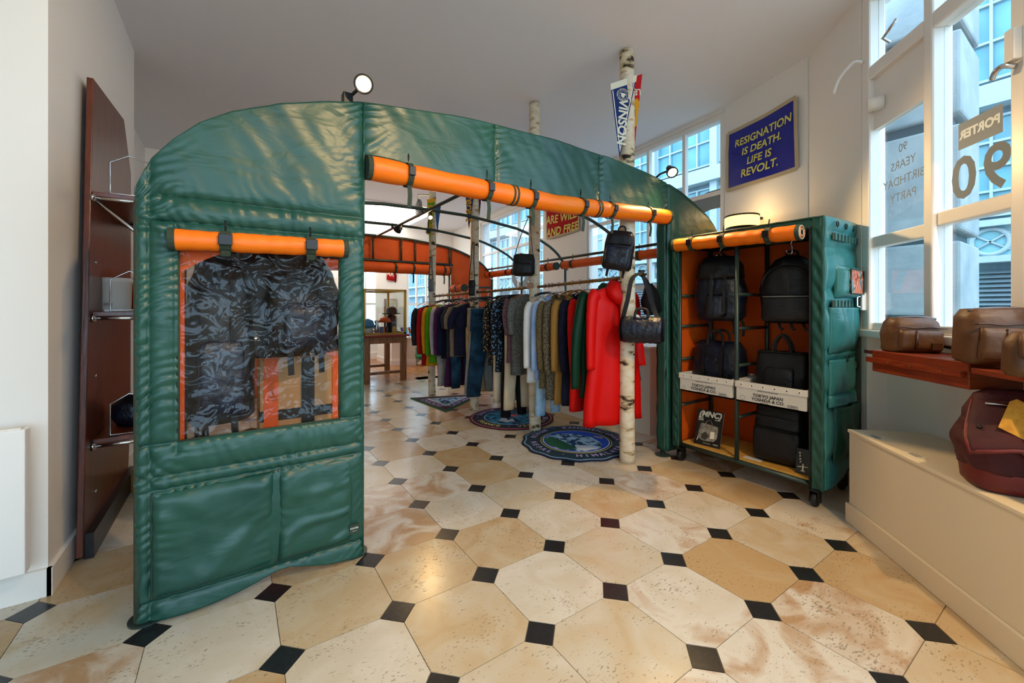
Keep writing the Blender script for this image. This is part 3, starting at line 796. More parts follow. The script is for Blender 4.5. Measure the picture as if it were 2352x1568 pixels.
# far end of the tent, orange side towards us
yb = TY1
b = MB(); b.grid(lambda u, v: V((TX0 + 3.53 * u, yb - .012 * nz3(u * 14, v * 3, 2), 2.03 + v * max(.01, archz(TX0 + 3.53 * u) - 2.03))), 70, 8); b.build('header_lining', M_LINING, tent, smooth=True, solid=.01)
b = MB(); b.grid(lambda u, v: V((3.2 + .83 * u, yb - .02 * nz3(u * 8, v * 9, 4), .05 + v * (archz(3.2 + .83 * u) - .06))), 24, 40); b.build('panel_lining', M_LINING, tent, smooth=True, solid=.01)
b = MB(); b.grid(lambda u, v: V((TX0 + .02 + .86 * u, yb - .02 * nz3(u * 8, v * 9, 4), .05 + v * (archz(TX0 + .02 + .86 * u) - .06))), 24, 40); b.build('panel_lining', M_LINING, tent, smooth=True, solid=.01)
fabric_roll('door_roll', [(.6, yb - .07, 1.94), (3.12, yb - .07, 1.94)], .085, tent, M_LINING, (.62, .74, .86, .96), hook=0, strap_drop=.16, seed=3)
MB().tube([(.55, yb - .06, 2.05), (3.2, yb - .06, 2.05)], .022, 8).build('header_tube', M_PIPE, tent, smooth=True)
for px in (857, 922, 954, 1033):
    x = onY(px, 560, yb - .06).x
    MB().tube([(x, yb - .06, 2.05), (x, yb - .06, archz(x) - .03)], .016, 8).build('strut', M_PIPE, tent, smooth=True)
for z in (1.67, 1.43): MB().tube([(3.14, yb - .06, z), (TX1 - .03, yb - .06, z)], .017, 8).build('side_rail', M_PIPE, tent, smooth=True)
# side roll under the right eave, in lengths
for k, (y0, y1) in enumerate(((2.42, 3.32), (3.46, 4.47), (4.62, 5.58), (5.72, 6.6))):
    fabric_roll('side_roll', [(TX1 - .17, y0, 1.90), (TX1 - .17, y1, 1.90)], .055, tent, M_LINING, (.2, .8), hook=.08, strap_drop=0, seed=k)
fabric_roll('side_roll', [(3.1, yb - .25, 1.62), (3.1, yb - .7, 1.62)], .06, tent, M_LINING, (.5,), hook=.05, strap_drop=0, seed=9)
# ================================================================ bag maker
def bag_body(T, secs, e=3.2, n=28, wr=.008, ws=9., name='body', m=M_BLK, parent=None, seed=0, sub=0):
    """secs: (z, half width, half depth, depth offset); lofted, wrinkled, rounded superellipse sections"""
    b = MB(T); loops = []
    tab = []
    for k in range(len(secs) - 1):
        for i in range(4):
            t = i / 4; tab.append([secs[k][q] + (secs[k + 1][q] - secs[k][q]) * t for q in range(4)])
    tab.append(list(secs[-1]))
    for z, w, d, oy in tab:
        lp = sup(w, d, e, n, 0, oy, z)
        lp = [p + V((p.x * .6, p.y - oy, 0)).normalized() * (wr * nz3(p.x + seed, p.y, p.z, ws)) if wr and (p.x or p.y) else p for p in lp]
        lp = [p + V((0, 0, wr * .5 * nz3(p.x, p.y + seed, p.z + 3, ws))) for p in lp]
        loops.append(lp)
    b.loft(loops)
    return b.build(name, m, parent, smooth=True, sub=sub)
def web(T, path, w, th, side, parent, m=M_BLKW, name='strap', n=6):
    return MB(T).strap(smoothpath(path, n), w, th, side).build(name, m, parent, smooth=False)
def rope(T, path, r, parent, m=M_BLKW, name='handle', n=6):
    return MB(T).tube(smoothpath(path, n), r, 8).build(name, m, parent, smooth=True)

# ================================================================ THE WHEELED BAG RACK
RX0, RX1, RY0, RY1 = 3.15, 3.62, 1.13, 2.125
rack = thing('wheeled_rack', 'wheeled steel rack in a quilted green cover with orange lining, full of black bags', 'rack', (3.38, 1.66, 0))
def pole(name, a, b_, r=.017, par=rack, m=M_PIPE): return MB().tube([a, b_], r, 8).build(name, m, par, smooth=True)
for x in (RX0, RX1):
    for y in (RY0 + .02, 1.645, RY1): pole('post', (x, y, .13), (x, y, 1.82))
    pole('bottom_rail', (x, RY0, .14), (x, RY1, .14)); pole('top_rail', (x, RY0, 1.82), (x, RY1, 1.82))
for y in (1.645, RY1, RY0 + .02):
    for z in (.14, .47, .62, .86, 1.14, 1.40, 1.82):
        if y < 1.2 and .2 < z < 1.8: continue
        pole('rung', (RX0, y, z), (RX1, y, z), .013)
bx('shelf_board', M_YWOOD, (RX0 + .01, RX1 - .01, RY0 + .03, RY1 - .02, .155, .168), parent=rack)
def sheet(name, m, o, ux, uz, nu, nv, amp, par=rack, seed=0, quilt=None, solid=.008):
    o = V(o); ux = V(ux); uz = V(uz); nn = ux.cross(uz).normalized()
    def fn(u, v):
        f = amp * nz3(u * 5 + seed, v * 5, seed, 1.) + amp * .4 * nz3(u * 16, v * 16, seed)
        if quilt: f += quilt(u, v)
        return o + ux * u + uz * v + nn * f
    return MB().grid(fn, nu, nv).build(name, m, par, smooth=True, solid=solid)
sheet('back_lining', M_LINING, (RX1 + .040, RY1 + .03, .12), (0, -1.03, 0), (0, 0, 1.74), 30, 40, .018, seed=1)
sheet('side_lining', M_LINING, (RX0 + .02, RY1 + .028, .12), (.48, 0, 0), (0, 0, 1.74), 16, 40, .008, seed=2)
sheet('back_cover', M_GREEN, (RX1 + .08, RY0 - .02, .12), (0, 1.06, 0), (0, 0, 1.76), 30, 40, .008, seed=3)
sheet('side_cover', M_GREEN, (RX0 - .02, RY1 + .056, .12), (.56, 0, 0), (0, 0, 1.76), 16, 40, .006, seed=4)
sheet('top_cover', M_GREEN, (RX0 - .03, RY0 - .03, 1.885), (.58, 0, 0), (0, 1.08, 0), 16, 30, .008, seed=5)
# quilted front edges
pq = lambda u, v: .008 * math.sin(95 * v + 9 * u) * (1 - abs(2 * u - 1))
sheet('front_edge', M_GREEN, (RX0 - .02, RY0 + .025, .12), (0, -.075, 0), (0, 0, 1.77), 6, 170, .008, seed=6, quilt=pq)
sheet('front_edge', M_GREEN, (RX0 - .02, RY1 + .05, .12), (0, -.055, 0), (0, 0, 1.76), 6, 170, .008, seed=7, quilt=pq)
sheet('front_edge', M_GREEN, (RX0 - .02, RY1 + .05, 1.82), (0, -1.08, 0), (0, 0, .065), 90, 5, .008, seed=8)
MB().tube([(RX0 - .028, RY0 + .028, .13 + k * .1) for k in range(18)], .006, 6).build('zip', M_BLKW, rack, smooth=True)
# right-hand side with pockets
ys = RY0 - .045
MT = M_GREEN_LIT
def sq(u, v):
    z = .12 + 1.77 * v; d = min(abs(z - a) for a in (.30, .66, .74, .95, 1.02, 1.30, 1.42, 1.70, 1.80))
    return .03 * u ** .3 * (1 - u ** 8) * (1 - math.exp(-(d / .03) ** 1.3)) + .004 * math.sin(70 * u + 3 * math.sin(20 * v)) * math.exp(-d / .03)
b = MB()
def side(u, v):
    zlow = .13 + .17 * u ** 2 * (1 - min(1, v * 6)) ; z = zlow + (1.885 - zlow) * v
    x = RX0 - .02 + .56 * u * (1 - .10 * math.exp(-(v / .22) ** 2))
    return V((x, ys - sq(u, v) - .012 * nz3(u * 4, v * 12, 2), z))
MB().grid(side, 30, 120).build('side_panel', MT, rack, smooth=True, solid=.01)
def side_pocket(name, x0, x1, z0, z1, dep, m, par=rack, open_top=True, seed=0):
    def fn(u, v):
        x = x0 + (x1 - x0) * u; z = z0 + (z1 - z0) * v
        e = (1 - abs(2 * u - 1) ** 6) * ((1 - (1 - v) ** 6) if open_top else (1 - abs(2 * v - 1) ** 6))
        f = dep * e + .010 * e * nz3(x * 9 + seed, z * 9, 3) + .006 * math.sin(40 * x + 12 * z + seed) * e
        return V((x, ys - .015 - f, z))
    return MB().grid(fn, 22, 22).build(name, m, par, smooth=True, solid=.008)
pch = side_pocket('pouch', 3.25, 3.60, 1.36, 1.58, .06, MT, open_top=False, seed=7)
MB().grid(lambda u, v: V((3.32 + .22 * u, ys - .082 - .006 * nz3(u * 5, v * 5, 1), 1.395 + .15 * v)), 8, 8).build('orange_insert', M_LINING, pch, smooth=True)
MB().grid(lambda u, v: V((3.315 + .23 * u, ys - .088 - .008 * nz3(u * 6, v * 6, 3), 1.39 + .16 * v)), 12, 12).build('clear_front', M_VINYL, pch, smooth=True)
MB().tube([(3.315, ys - .087, 1.39), (3.545, ys - .087, 1.39), (3.545, ys - .087, 1.55), (3.315, ys - .087, 1.55)], .005, 6, closed=True).build('piping', M_WEB, pch, smooth=True)
side_pocket('pocket', 3.17, 3.62, 1.00, 1.30, .045, MT, seed=1)
side_pocket('pocket', 3.17, 3.60, .72, .96, .03, MT, seed=2)
side_pocket('pocket_flap', 3.16, 3.60, .655, .73, .04, MT, open_top=False, seed=5)
side_pocket('pocket', 3.24, 3.62, .27, .65, .04, M_GREEN, seed=3)
for z in (1.76, 1.325, .90):
    wb = MB().box(3.19, 3.63, ys - .030, ys - .024, z - .022, z + .022).build('webbing_band', M_WEB, rack)
    for k in range(7): MB().box(3.22 + k * .058, 3.235 + k * .058, ys - .036, ys - .030, z - .022, z + .022).build('loop', MT, wb)
for x in (3.27, 3.42, 3.55):
    MB(frame((x, ys - .03, 1.845), (1, 0, 0), (0, 0, 1))).tube([(.018 * math.cos(a), .018 * math.sin(a), 0) for a in (0.5, 1.57, 2.64, 3.8, 4.71, 5.6)], .004, 6, closed=True).build('d_ring', M_BLACKM, rack, smooth=True)
MB(frame((3.4, ys - .045, .96), (1, 0, 0), (0, 0, 1))).tube([(.018 * math.cos(a), .018 * math.sin(a), 0) for a in (0.5, 1.57, 2.64, 3.8, 4.71, 5.6)], .004, 6, closed=True).build('d_ring', M_BLACKM, rack, smooth=True)
# roll across the front
ra, rb = onX(1555, 563, RX0 - .06), onX(1862, 530, RX0 - .06)
ro = fabric_roll('front_roll', [(RX0 - .06, RY1 + .0, ra.z), (RX0 - .06, RY0 + .075, rb.z)], .052, rack, M_ORANGE, (.17, .45, .80), hook=.06, strap_drop=.02, stw=.035, seed=5)
for k, rr in enumerate((.044, .034, .024)):
    T = frame((RX0 - .06, RY0 + .062, rb.z), (1, 0, 0), (0, 0, 1))
    MB(T).tube([(rr * math.cos(a * PI / 10), rr * math.sin(a * PI / 10), .001) for a in range(20)], .003, 5, closed=True).build('roll_layer', M_CREAM if k % 2 == 0 else M_ORANGE, ro, smooth=True)
MB().tube([(RX0 - .06, RY0 + .064, rb.z), (RX0 - .06, RY0 + .0595, rb.z)], .016, 12).build('roll_core', M_BLKW, ro)
# castors
for x in (RX0, RX1 - .02):
    for y in (RY0 + .01, RY1 - .01):
        cs = MB().box(x - .03, x + .03, y - .03, y + .03, .104, .118).build('castor_plate', M_BLACKM, rack, bevel=.004)
        T = frame((x + .012, y, .046), (1, 0, 0), (0, 0, 1))
        MB(T).lathe([(0, -.014), (.04, -.016), (.046, -.01), (.046, .01), (.04, .016), (0, .014)], 24).build('wheel', M_RUBBER, cs, smooth=True)
        MB(T).lathe([(0, .014), (.016, .014), (.014, .019), (0, .019)], 12).build('hub', M_SOCKET, cs, smooth=True)
        b = MB(); b.box(x - .02, x + .03, y - .028, y - .022, .03, .106); b.box(x - .02, x + .03, y + .022, y + .028, .03, .106); b.build('fork', M_BLACKM, cs)

# hooks and bags in the rack
BX = 3.36
def s_hook(y, ztop, zbot, where):
    b = MB(); m = (ztop + zbot) / 2
    b.tube(smoothpath([(BX, y + .02, ztop - .03), (BX, y + .015, ztop), (BX, y - .012, ztop), (BX, y - .01, ztop - .04), (BX, y + .005, m), (BX, y - .005, zbot + .02), (BX, y + .005, zbot), (BX, y + .03, zbot + .015), (BX, y + .032, zbot + .03)]), .0065, 7)
    return tag(b.build('s_hook', M_STEEL, smooth=True), 'bent chrome hook holding ' + where, 'hook', 'hooks in the bag rack')
pole('hang_rail', (BX, RY0, 1.82), (BX, RY1, 1.82), .014)
# 1 rucksack (left, upper)
c = onX(1655, 660, BX); zt = onX(1650, 588, BX).z; zb_ = onX(1650, 735, BX).z; H_ = zt - zb_
t = thing('rucksack', 'dark navy rucksack with lid flap, pockets and dangling straps, upper left in the rack', 'backpack', (BX, c.y, zb_))
T = TR(BX, c.y, zb_, R(-90) + .25) @ Matrix.Diagonal((1.2, 1.2, 1, 1))
bag_body(T, [(0, .13, .07, 0), (.03, .155, .10, 0), (H_ * .45, .165, .105, 0), (H_ * .68, .14, .10, 0), (H_ * .74, .12, .09, 0)], 3, parent=t, m=M_NAVY, wr=.014, seed=1)
bag_body(T, [(H_ * .62, .14, .108, -.006), (H_ * .66, .15, .12, -.01), (H_ * .85, .14, .115, 0), (H_ * .97, .10, .08, 0), (H_, .04, .03, 0)], 3, parent=t, m=M_BLK, name='lid_flap', wr=.01, seed=2)
for sx in (-.07, .07): bag_body(T, [(.03, .055, .03, -.11), (.05, .066, .04, -.11), (H_ * .36, .062, .04, -.105), (H_ * .4, .05, .02, -.1)], 3, parent=t, m=M_NAVY, name='pocket', wr=.006, seed=sx * 50)
for sx in (-.02, .06):
    web(T, [(sx, -.13, H_ * .70), (sx, -.135, H_ * .55), (sx, -.15, H_ * .35), (sx, -.15, .06)], .02, .004, (1, 0, 0), t)
    MB(T).box(sx - .014, sx + .014, -.145, -.13, H_ * .52, H_ * .60).build('buckle', M_BLACKM, t, bevel=.003)
for sx in (-.08, .07, .13): web(T, [(sx, 0, .01), (sx + .015, 0, -.05), (sx + .01, 0, -.10 - abs(sx) * .2)], .016, .004, (1, 0, 0), t)
rope(T, [(-.03, .03, H_ - .01), (0, .03, H_ + .03), (.03, .03, H_ - .01)], .006, t)
s_hook(c.y, 1.835, zt - .02, 'the rucksack')
# 2 daypack (right, upper)
c = onX(1818, 660, BX); zt = onX(1818, 583, BX).z; zb_ = onX(1818, 742, BX).z; H_ = zt - zb_
t = thing('daypack', 'plain black daypack with arched zip and front pocket, upper right in the rack', 'backpack', (BX, c.y, zb_))
T = TR(BX, c.y, zb_, R(-90) + .2) @ Matrix.Diagonal((1.24, 1.24, 1, 1))
bag_body(T, [(0, .125, .06, 0), (.02, .145, .085, 0), (H_ * .5, .16, .095, 0), (H_ * .75, .135, .085, 0), (H_ * .92, .08, .06, 0), (H_ * .98, .03, .02, 0)], 2.6, parent=t, wr=.006, seed=4)
bag_body(T, [(.015, .125, .03, -.085), (.04, .135, .045, -.085), (H_ * .36, .13, .045, -.085), (H_ * .40, .125, .03, -.085)], 3.4, parent=t, name='pocket', wr=.005, seed=5)
MB(T).tube([(.135 * math.cos(a), -.085 + .01 * abs(math.cos(a)), H_ * .55 + .145 * math.sin(a)) for a in [PI * k / 16 for k in range(17)]], .005, 6).build('zip', M_BLKW, t, smooth=True)
MB(T).tube([(x / 10 * .125, -.132 + .02 * (x / 10) ** 4, H_ * .38) for x in range(-10, 11)], .004, 6).build('zip', M_SOCKET, t, smooth=True)
rope(T, [(-.03, .02, H_ - .02), (-.02, .02, H_ + .02), (.02, .02, H_ + .02), (.03, .02, H_ - .02)], .007, t)
for sx in (-.06, 0.0, .06, .1): web(T, [(sx, -.02, .01), (sx + .01, -.03, -.03), (sx + .02, -.02, -.05)], .016, .004, (1, 0, 0), t)
s_hook(c.y, 1.835, zt + .0, 'the daypack')
# 3, 4 white corrugated trays
def tray(y0, y1, label):
    x0, x1, z0, z1 = RX0 - .035, RX0 + .40, .605, .755
    t = thing('storage_tray', label, 'tray', ((x0 + x1) / 2, (y0 + y1) / 2, z0), 'white trays in the rack')
    b = MB(); w = .012
    b.box(x0, x1, y0, y1, z0, z0 + w); b.box(x0, x0 + w, y0, y1, z0, z1 - .045); b.box(x1 - w, x1, y0, y1, z0, z1 - .045); b.box(x0 + w, x1 - w, y0, y0 + w, z0, z1 - .045); b.box(x0 + w, x1 - w, y1 - w, y1, z0, z1 - .045)
    b.build('body', M_TRAY, t)
    r = .008; b = MB(); Z0, Z1 = z1 - .045, z1
    b.box(x0 - r, x0 + w, y0 - r, y1 + r, Z0, Z1); b.box(x1 - w, x1 + r, y0 - r, y1 + r, Z0, Z1); b.box(x0 + w, x1 - w, y0 - r, y0 + w, Z0, Z1); b.box(x0 + w, x1 - w, y1 - w, y1 + r, Z0, Z1)
    rim = b.build('rim', M_TRAY, t, bevel=.003)
    for k in range(6):
        y = y0 + (y1 - y0) * (k + .5) / 6
        MB(frame((x0 - r - .001, y, z1 - .022), (0, -1, 0), (0, 0, 1))).lathe([(0, 0), (.011, 0), (.011, .002), (.007, .002), (.005, 0)], 14).build('rivet', M_WHITE, rim)
    for k in range(9):
        z = z0 + .012 + k * .010; MB().box(x0 - .002, x0 + .001, y0 + .004, y1 - .004, z, z + .005).build('rib', M_TRAY, t)
    T = frame((x0 - .0035, (y0 + y1) / 2 + .01, z0 + .055), (0, -1, 0), (0, 0, 1))
    lettering([('TOKYO JAPAN', .030, 0, .008, .0007, .12), ('YOSHIDA & CO.', .030, 0, -.02, .0007, .12), ('WORKING ONLY FOR PRIVATE USE', .0085, 0, .042, .0002, .1), ('MADE IN JAPAN', .008, -.02, -.04, .0001, .1), ('PORTER', .011, .16, -.03, .0003, 0)], T, M_INK, t)
    b = MB(T); 
    for q in ((.13, .19, -.04, -.038), (.13, .19, -.022, -.020), (.13, .132, -.04, -.02), (.188, .19, -.04, -.02)): b.box(q[0], q[1], q[2], q[3], 0, .0005)
    b.build('printed_frame', M_INK, t)
    MB(T).tube([(-.17 + .016 * math.cos(a), -.022 + .016 * math.sin(a), 0) for a in [PI * k / 8 for k in range(16)]], .001, 4, closed=True).build('printed_stamp', M_SMOKE, t)
    return t
tray(1.665, 2.10, 'white corrugated tray under the barrel duffel, left in the rack')
tray(1.175, 1.63, 'white corrugated tray under the black briefcase, right in the rack')
# 5 duffel
c = onX(1652, 818, BX - .02); zb_ = .617; zt = onX(1652, 783, BX).z
t = thing('duffel_bag', 'black barrel duffel with two arched handles standing in the left white tray', 'bag', (BX - .02, c.y, zb_))
T = TR(BX - .02, c.y, zb_, R(-90)); hh = zt - zb_
bag_body(T, [(0, .19, .07, 0), (.02, .205, .10, 0), (hh * .5, .205, .115, 0), (hh * .85, .195, .095, 0), (hh, .17, .04, 0)], 3.6, parent=t, m=M_NAVY, wr=.01, seed=7)
for sy in (-.06, .05): rope(T, [(-.07, sy, hh * .8), (-.06, sy, hh + .04), (-.03, sy, hh + .085), (.03, sy, hh + .085), (.06, sy, hh + .04), (.07, sy, hh * .8)], .011, t)
for sx in (-.075, .075): web(T, [(sx, -.10, hh * .9), (sx, -.122, hh * .5), (sx, -.115, .03)], .03, .004, (1, 0, 0), t, M_BLACKM)
lp = MB(T).box(.10, .135, -.118, -.113, hh * .32, hh * .40).build('maker_label', M_BLKW, t)
MB(T).tube([(-.17, -.06, hh * .95), (0, -.02, hh + .004), (.17, .02, hh * .95)], .005, 6).build('zip', M_BLKW, t, smooth=True)
# 6 briefcase
c = onX(1798, 840, BX - .03); zt = onX(1798, 806, BX - .03).z; zb_ = .617
t = thing('briefcase', 'black soft briefcase with front pockets and two handles standing in the right white tray', 'bag', (BX - .03, c.y, zb_))
T = TR(BX - .03, c.y, zb_, R(-90) + .12); hh = zt - zb_
bag_body(T, [(0, .155, .06, 0), (.015, .165, .075, 0), (hh * .6, .165, .075, 0), (hh * .97, .158, .05, 0), (hh, .15, .03, 0)], 6, parent=t, wr=.005, seed=8)
bag_body(T, [(.02, .085, .02, -.08), (.04, .09, .03, -.08), (hh * .62, .09, .03, -.075), (hh * .68, .085, .02, -.07)], 5, parent=t, name='pocket', wr=.003, seed=9)
for sy in (-.03, .03): rope(T, [(-.06, sy, hh * .9), (-.05, sy, hh + .05), (-.015, sy, hh + .11), (.015, sy, hh + .11), (.05, sy, hh + .05), (.06, sy, hh * .9)], .009, t)
MB(T).box(.04, .075, -.113, -.108, hh * .22, hh * .30).build('maker_label', M_BLKW, t)
MB(T).tube([(x / 8 * .15, -.055, hh * .985) for x in range(-8, 9)], .004, 6).build('zip', M_BLKW, t, smooth=True)
for sx in (-.12, -.06, .06, .15): web(T, [(sx, -.06, .02), (sx, -.07, -.005 + .0), (sx + .02, -.075, .004)], .014, .004, (1, 0, 0), t)
MB().tube(smoothpath([(BX - .03, c.y, hh + zb_ + .10), (BX - .03, c.y + .01, hh + zb_ + .15), (BX - .03, c.y - .01, hh + zb_ + .17)]), .003, 6).build('hang_cord', M_BLKW, t)
# 7 square backpack on the shelf
c = onX(1795, 1000, BX); zt = .60; zb_ = .168
t = thing('square_backpack', 'tall black square backpack standing on the rack shelf under the right tray', 'backpack', (BX, c.y, zb_))
T = TR(BX, c.y, zb_, R(-90) + .1); hh = zt - zb_
bag_body(T, [(0, .15, .09, 0), (.02, .165, .11, 0), (hh * .5, .165, .115, 0), (hh * .93, .15, .10, 0), (hh, .12, .06, 0)], 4.5, parent=t, wr=.008, seed=11)
bag_body(T, [(.02, .14, .02, -.105), (.04, .15, .03, -.11), (hh * .55, .15, .03, -.11), (hh * .6, .14, .015, -.10)], 5, parent=t, name='pocket', wr=.005, seed=12)
web(T, [(-.14, -.115, hh * .75), (0, -.122, hh * .76), (.14, -.115, hh * .75)], .02, .004, (0, 0, 1), t)
# 8 magazine
t = thing('magazine', 'black magazine with a grey bag on its cover leaning on the rack shelf', 'magazine', (3.25, 1.95, .168))
base = V((3.20, onX(1622, 1020, 3.2).y, .172))
T = frame(base, (0.12, -1, 0), (.30, .03, 1))
MB(T).box(-.105, .105, 0, .285, -.012, 0).build('cover', mat('magazine_cover', '15130f', .35), t)
MB(T).box(-.103, .105, .002, .283, -.011, -.0005).build('pages', M_PAPER, t)
lettering([('(MNC)', .062, 0, .25, .0025, .25), ('ISSUE 01', .012, .065, .215, .0004, .1), ('BAG', .02, -.07, .218, .0006, 0), ('ZINE', .02, -.07, .2, .0006, 0), ('PORTER', .012, -.075, .05, .0005, 0, R(75)), ('TOKYO JAPAN', .009, 0, .018, 0, 0), ('PORTER', .01, .07, .02, .0004, 0)], T @ Matrix.Translation((0, 0, .001)), M_CREAM, t)
mg = mat('print_grey', '9b9486', .6, col2='5f594e', vscale=25)
MB(T).prism([(-.07, .05), (-.03, .035), (.05, .04), (.075, .07), (.078, .15), (.07, .165), (-.06, .175), (-.068, .15), (-.078, .08)], .0006, .0012).build('printed_bag', mg, t)
MB(T).tube([(.025 * math.cos(a), .172 + .035 * math.sin(a), .001) for a in [PI * k / 10 for k in range(11)]], .003, 5).build('printed_handle', mg, t)
MB(T).prism([(-.05, .05), (-.01, .045), (.01, .08), (-.02, .11), (-.05, .085)], .0013, .0017).build('printed_motif', mat('print_dark', '37322a', .6), t)
MB(T).prism([(.02, .06), (.055, .065), (.05, .12), (.02, .115)], .0013, .0017).build('printed_motif', M_CREAM, t)
# 9 price card, 10 black product box
q = fl(1718, 1058, .169)
t = MB(TR(3.22, q.y, .1695, .1)).box(-.03, .03, -.06, .06, 0, .002).build('price_card', M_PAPER)
tag(t, 'small white price card lying on the rack shelf', 'card')
q = onX(1843, 1065, 3.2)
t = thing('gift_box', 'small shiny black box with white print beside the square backpack', 'box', (3.22, q.y, .168))
T = frame((3.20, q.y + .0, .168), (0.15, -1, 0), (.12, 0, 1))
MB(T).box(-.042, .042, 0.004, .17, -.05, 0).build('body', mat('gloss_black', '070708', .12), t, bevel=.003)
lettering([('U', .014, -.02, .14, .001, 0), ('S', .014, -.018, .12, .001, 0), ('A', .014, -.016, .10, .001, 0), ('F', .014, -.014, .08, .001, 0)], T @ Matrix.Translation((0, 0, .001)), M_CREAM, t)
b = MB(T)
b.prism([(-.03, .045), (.03, .052), (.03, .056), (-.03, .05)], .0008, .0014); b.prism([(-.004, .02), (.006, .02), (.004, .07), (-.002, .07)], .0008, .0014); b.prism([(-.012, .02), (.014, .02), (.012, .025), (-.01, .025)], .0008, .0014)
b.build('printed_aircraft', M_CREAM, t)
# ================================================================ BIRCH POLES AND CLOTHES RAILS
PB = [V((2.754, 2.353, 0)), V((2.642, 3.501, 0)), V((2.547, 4.647, 0)), V((2.457, 5.789, 0))]
plab = ['thick birch trunk nearest the entrance carrying the navy triangular pennant', 'birch trunk between the two clothes rails with the small dark shoulder bag',
        'birch trunk beside the dark jeans with the round black pouch', 'birch trunk at the far end of the clothes rails with green pennant']
for k, p in enumerate(PB):
    r0 = (.058, .058, .052, .05)[k]; b = MB(); pts = []; rr = []
    for q in range(60):
        z = 3.455 * q / 59
        pts.append((p.x + .012 * nz3(k * 7, z, 0, 1.3), p.y + .012 * nz3(k * 7 + 3, z, 5, 1.3), z)); rr.append(r0 * (1.08 - .05 * z / 3.4) * (1 + .06 * nz3(z, k * 9, 1, 3.)))
    t = thing('birch_trunk', plab[k], 'tree trunk', p, 'birch trunks holding the clothes rails')
    b.tube(pts, rr, 18).build('bark', M_BIRCH, t, smooth=True)
    mk = mat('knot_bark', '2b2019', .9)
    for q in range(10):
        z = .25 + q * .31 + random.uniform(-.08, .08); a = random.uniform(PI * .9, PI * 1.75) - YAW * .5
        T = frame((p.x + r0 * .93 * math.cos(a), p.y + r0 * .93 * math.sin(a), z), (-math.sin(a), math.cos(a), 0), (0, 0, 1))
        w_ = random.uniform(.012, .028); hgt = random.uniform(.006, .014)
        MB(T).loft([sup(w_, hgt, 2, 12, 0, 0, 0), sup(w_ * .7, hgt * .7, 2, 12, 0, 0, .006), sup(w_ * .2, hgt * .2, 2, 12, 0, 0, .004)]).build('knot', mk, t, smooth=True)
RZ = [1.555, 1.515, 1.49, 1.465]
rl = ['wooden clothes rail between the front two birch trunks', 'wooden clothes rail between the middle birch trunks', 'bamboo-coloured clothes rail at the far birch trunks']
def railp(k, t): 
    p = PB[k].lerp(PB[k + 1], t); p.z = RZ[k] + (RZ[k + 1] - RZ[k]) * t; return p
for k in range(3):
    a, b_ = railp(k, .045 if k else -.06), railp(k, .955)
    t = thing('clothes_rail', rl[k], 'rail', (a + b_) / 2, 'rails between the birch trunks')
    MB().tube([a, b_], .015, 10).build('rod', M_BWOOD, t, smooth=True)
    for q in (.15, .38, .62, .85):
        c = a.lerp(b_, q); dd = (b_ - a).normalized()
        MB().tube([c - dd * .006, c + dd * .006], .018, 10).build('ring', M_BRASS, t)

# ---------------------------------------------------------------- garments
def fab(name, c, c2=None, rough=.85, **k): return mat(name, c, rough, col2=c2, vscale=k.pop('vscale', 14), bump=k.pop('bump', .25), bscale=k.pop('bscale', 25), spec=k.pop('spec', .15), **k)
G = dict(red=fab('red_rubber_cloth', 'd20a05', rough=.5, bump=.1, spec=.2), red2=fab('red_cotton', 'c4140f'), dgreen=fab('bottle_green_cloth', '062e1c', rough=.5, bump=.1),
    camel=fab('camel_cloth', 'a0763a'), navy=fab('navy_wool', '141627', '1c1f33'), tweed=fab('olive_tweed', '4a3f28', '7a6a48', vscale=130, contrast=(.42, .58)),
    tweed2=fab('grey_tweed', '3b362c', '8a7f66', vscale=110, contrast=(.45, .6)), bshirt=fab('light_blue_cotton', '8fb0e0', 'b6cdf0', vscale=4), wshirt=fab('pale_striped_cotton', 'd8d6d2', 'e9e6e0', vscale=5),
    knit=fab('grey_knit', '3c3f40', '77766c', vscale=150, contrast=(.45, .55)), mauve=fab('mauve_knit', '4a3238', '7c5a5e', vscale=140, contrast=(.45, .55)), cream=fab('cream_cotton', 'c9b594', 'd6c4a5', vscale=6),
    black=fab('black_cotton', '101013', '1a1a1f'), grey=fab('grey_cotton', '8b8884', '9a9792'), beige=fab('beige_camo_cotton', 'c9a877', 'a9875a', vscale=9), denim=fab('dark_denim', '0e2232', '24475c', vscale=7, bump=.15, bscale=120),
    ldenim=fab('pale_denim', '86b4d6', 'b4d2e6', vscale=12), lgrey=fab('light_grey_jersey', 'a8a29c', 'b7b1aa'), purple=fab('purple_jersey', '4b1a4a', '5a2358'), green=fab('leaf_green_jersey', '4a8a12', '5a9a1e'),
    mustard=fab('mustard_jersey', 'c8860e', 'd89a1e'), crim=fab('crimson_jersey', '9c1018', 'a8181f'), char=fab('charcoal_jersey', '26272b', '303238'), taupe=fab('taupe_jersey', '7a6654', '86735f'), plum=fab('plum_cotton', '351232', '431a40'))
G['leo'] = voro_mat('leopard_print', 46, [(.0, '9a7a52'), (.28, 'b89a6a'), (.36, '17130f'), (1, '0d0b0a')]); G['leob'] = voro_mat('blue_leopard_print', 40, [(.0, '1a2a3e'), (.3, '6f9cc0'), (.40, '101216'), (1, '0b0c10')])
hang0 = {}
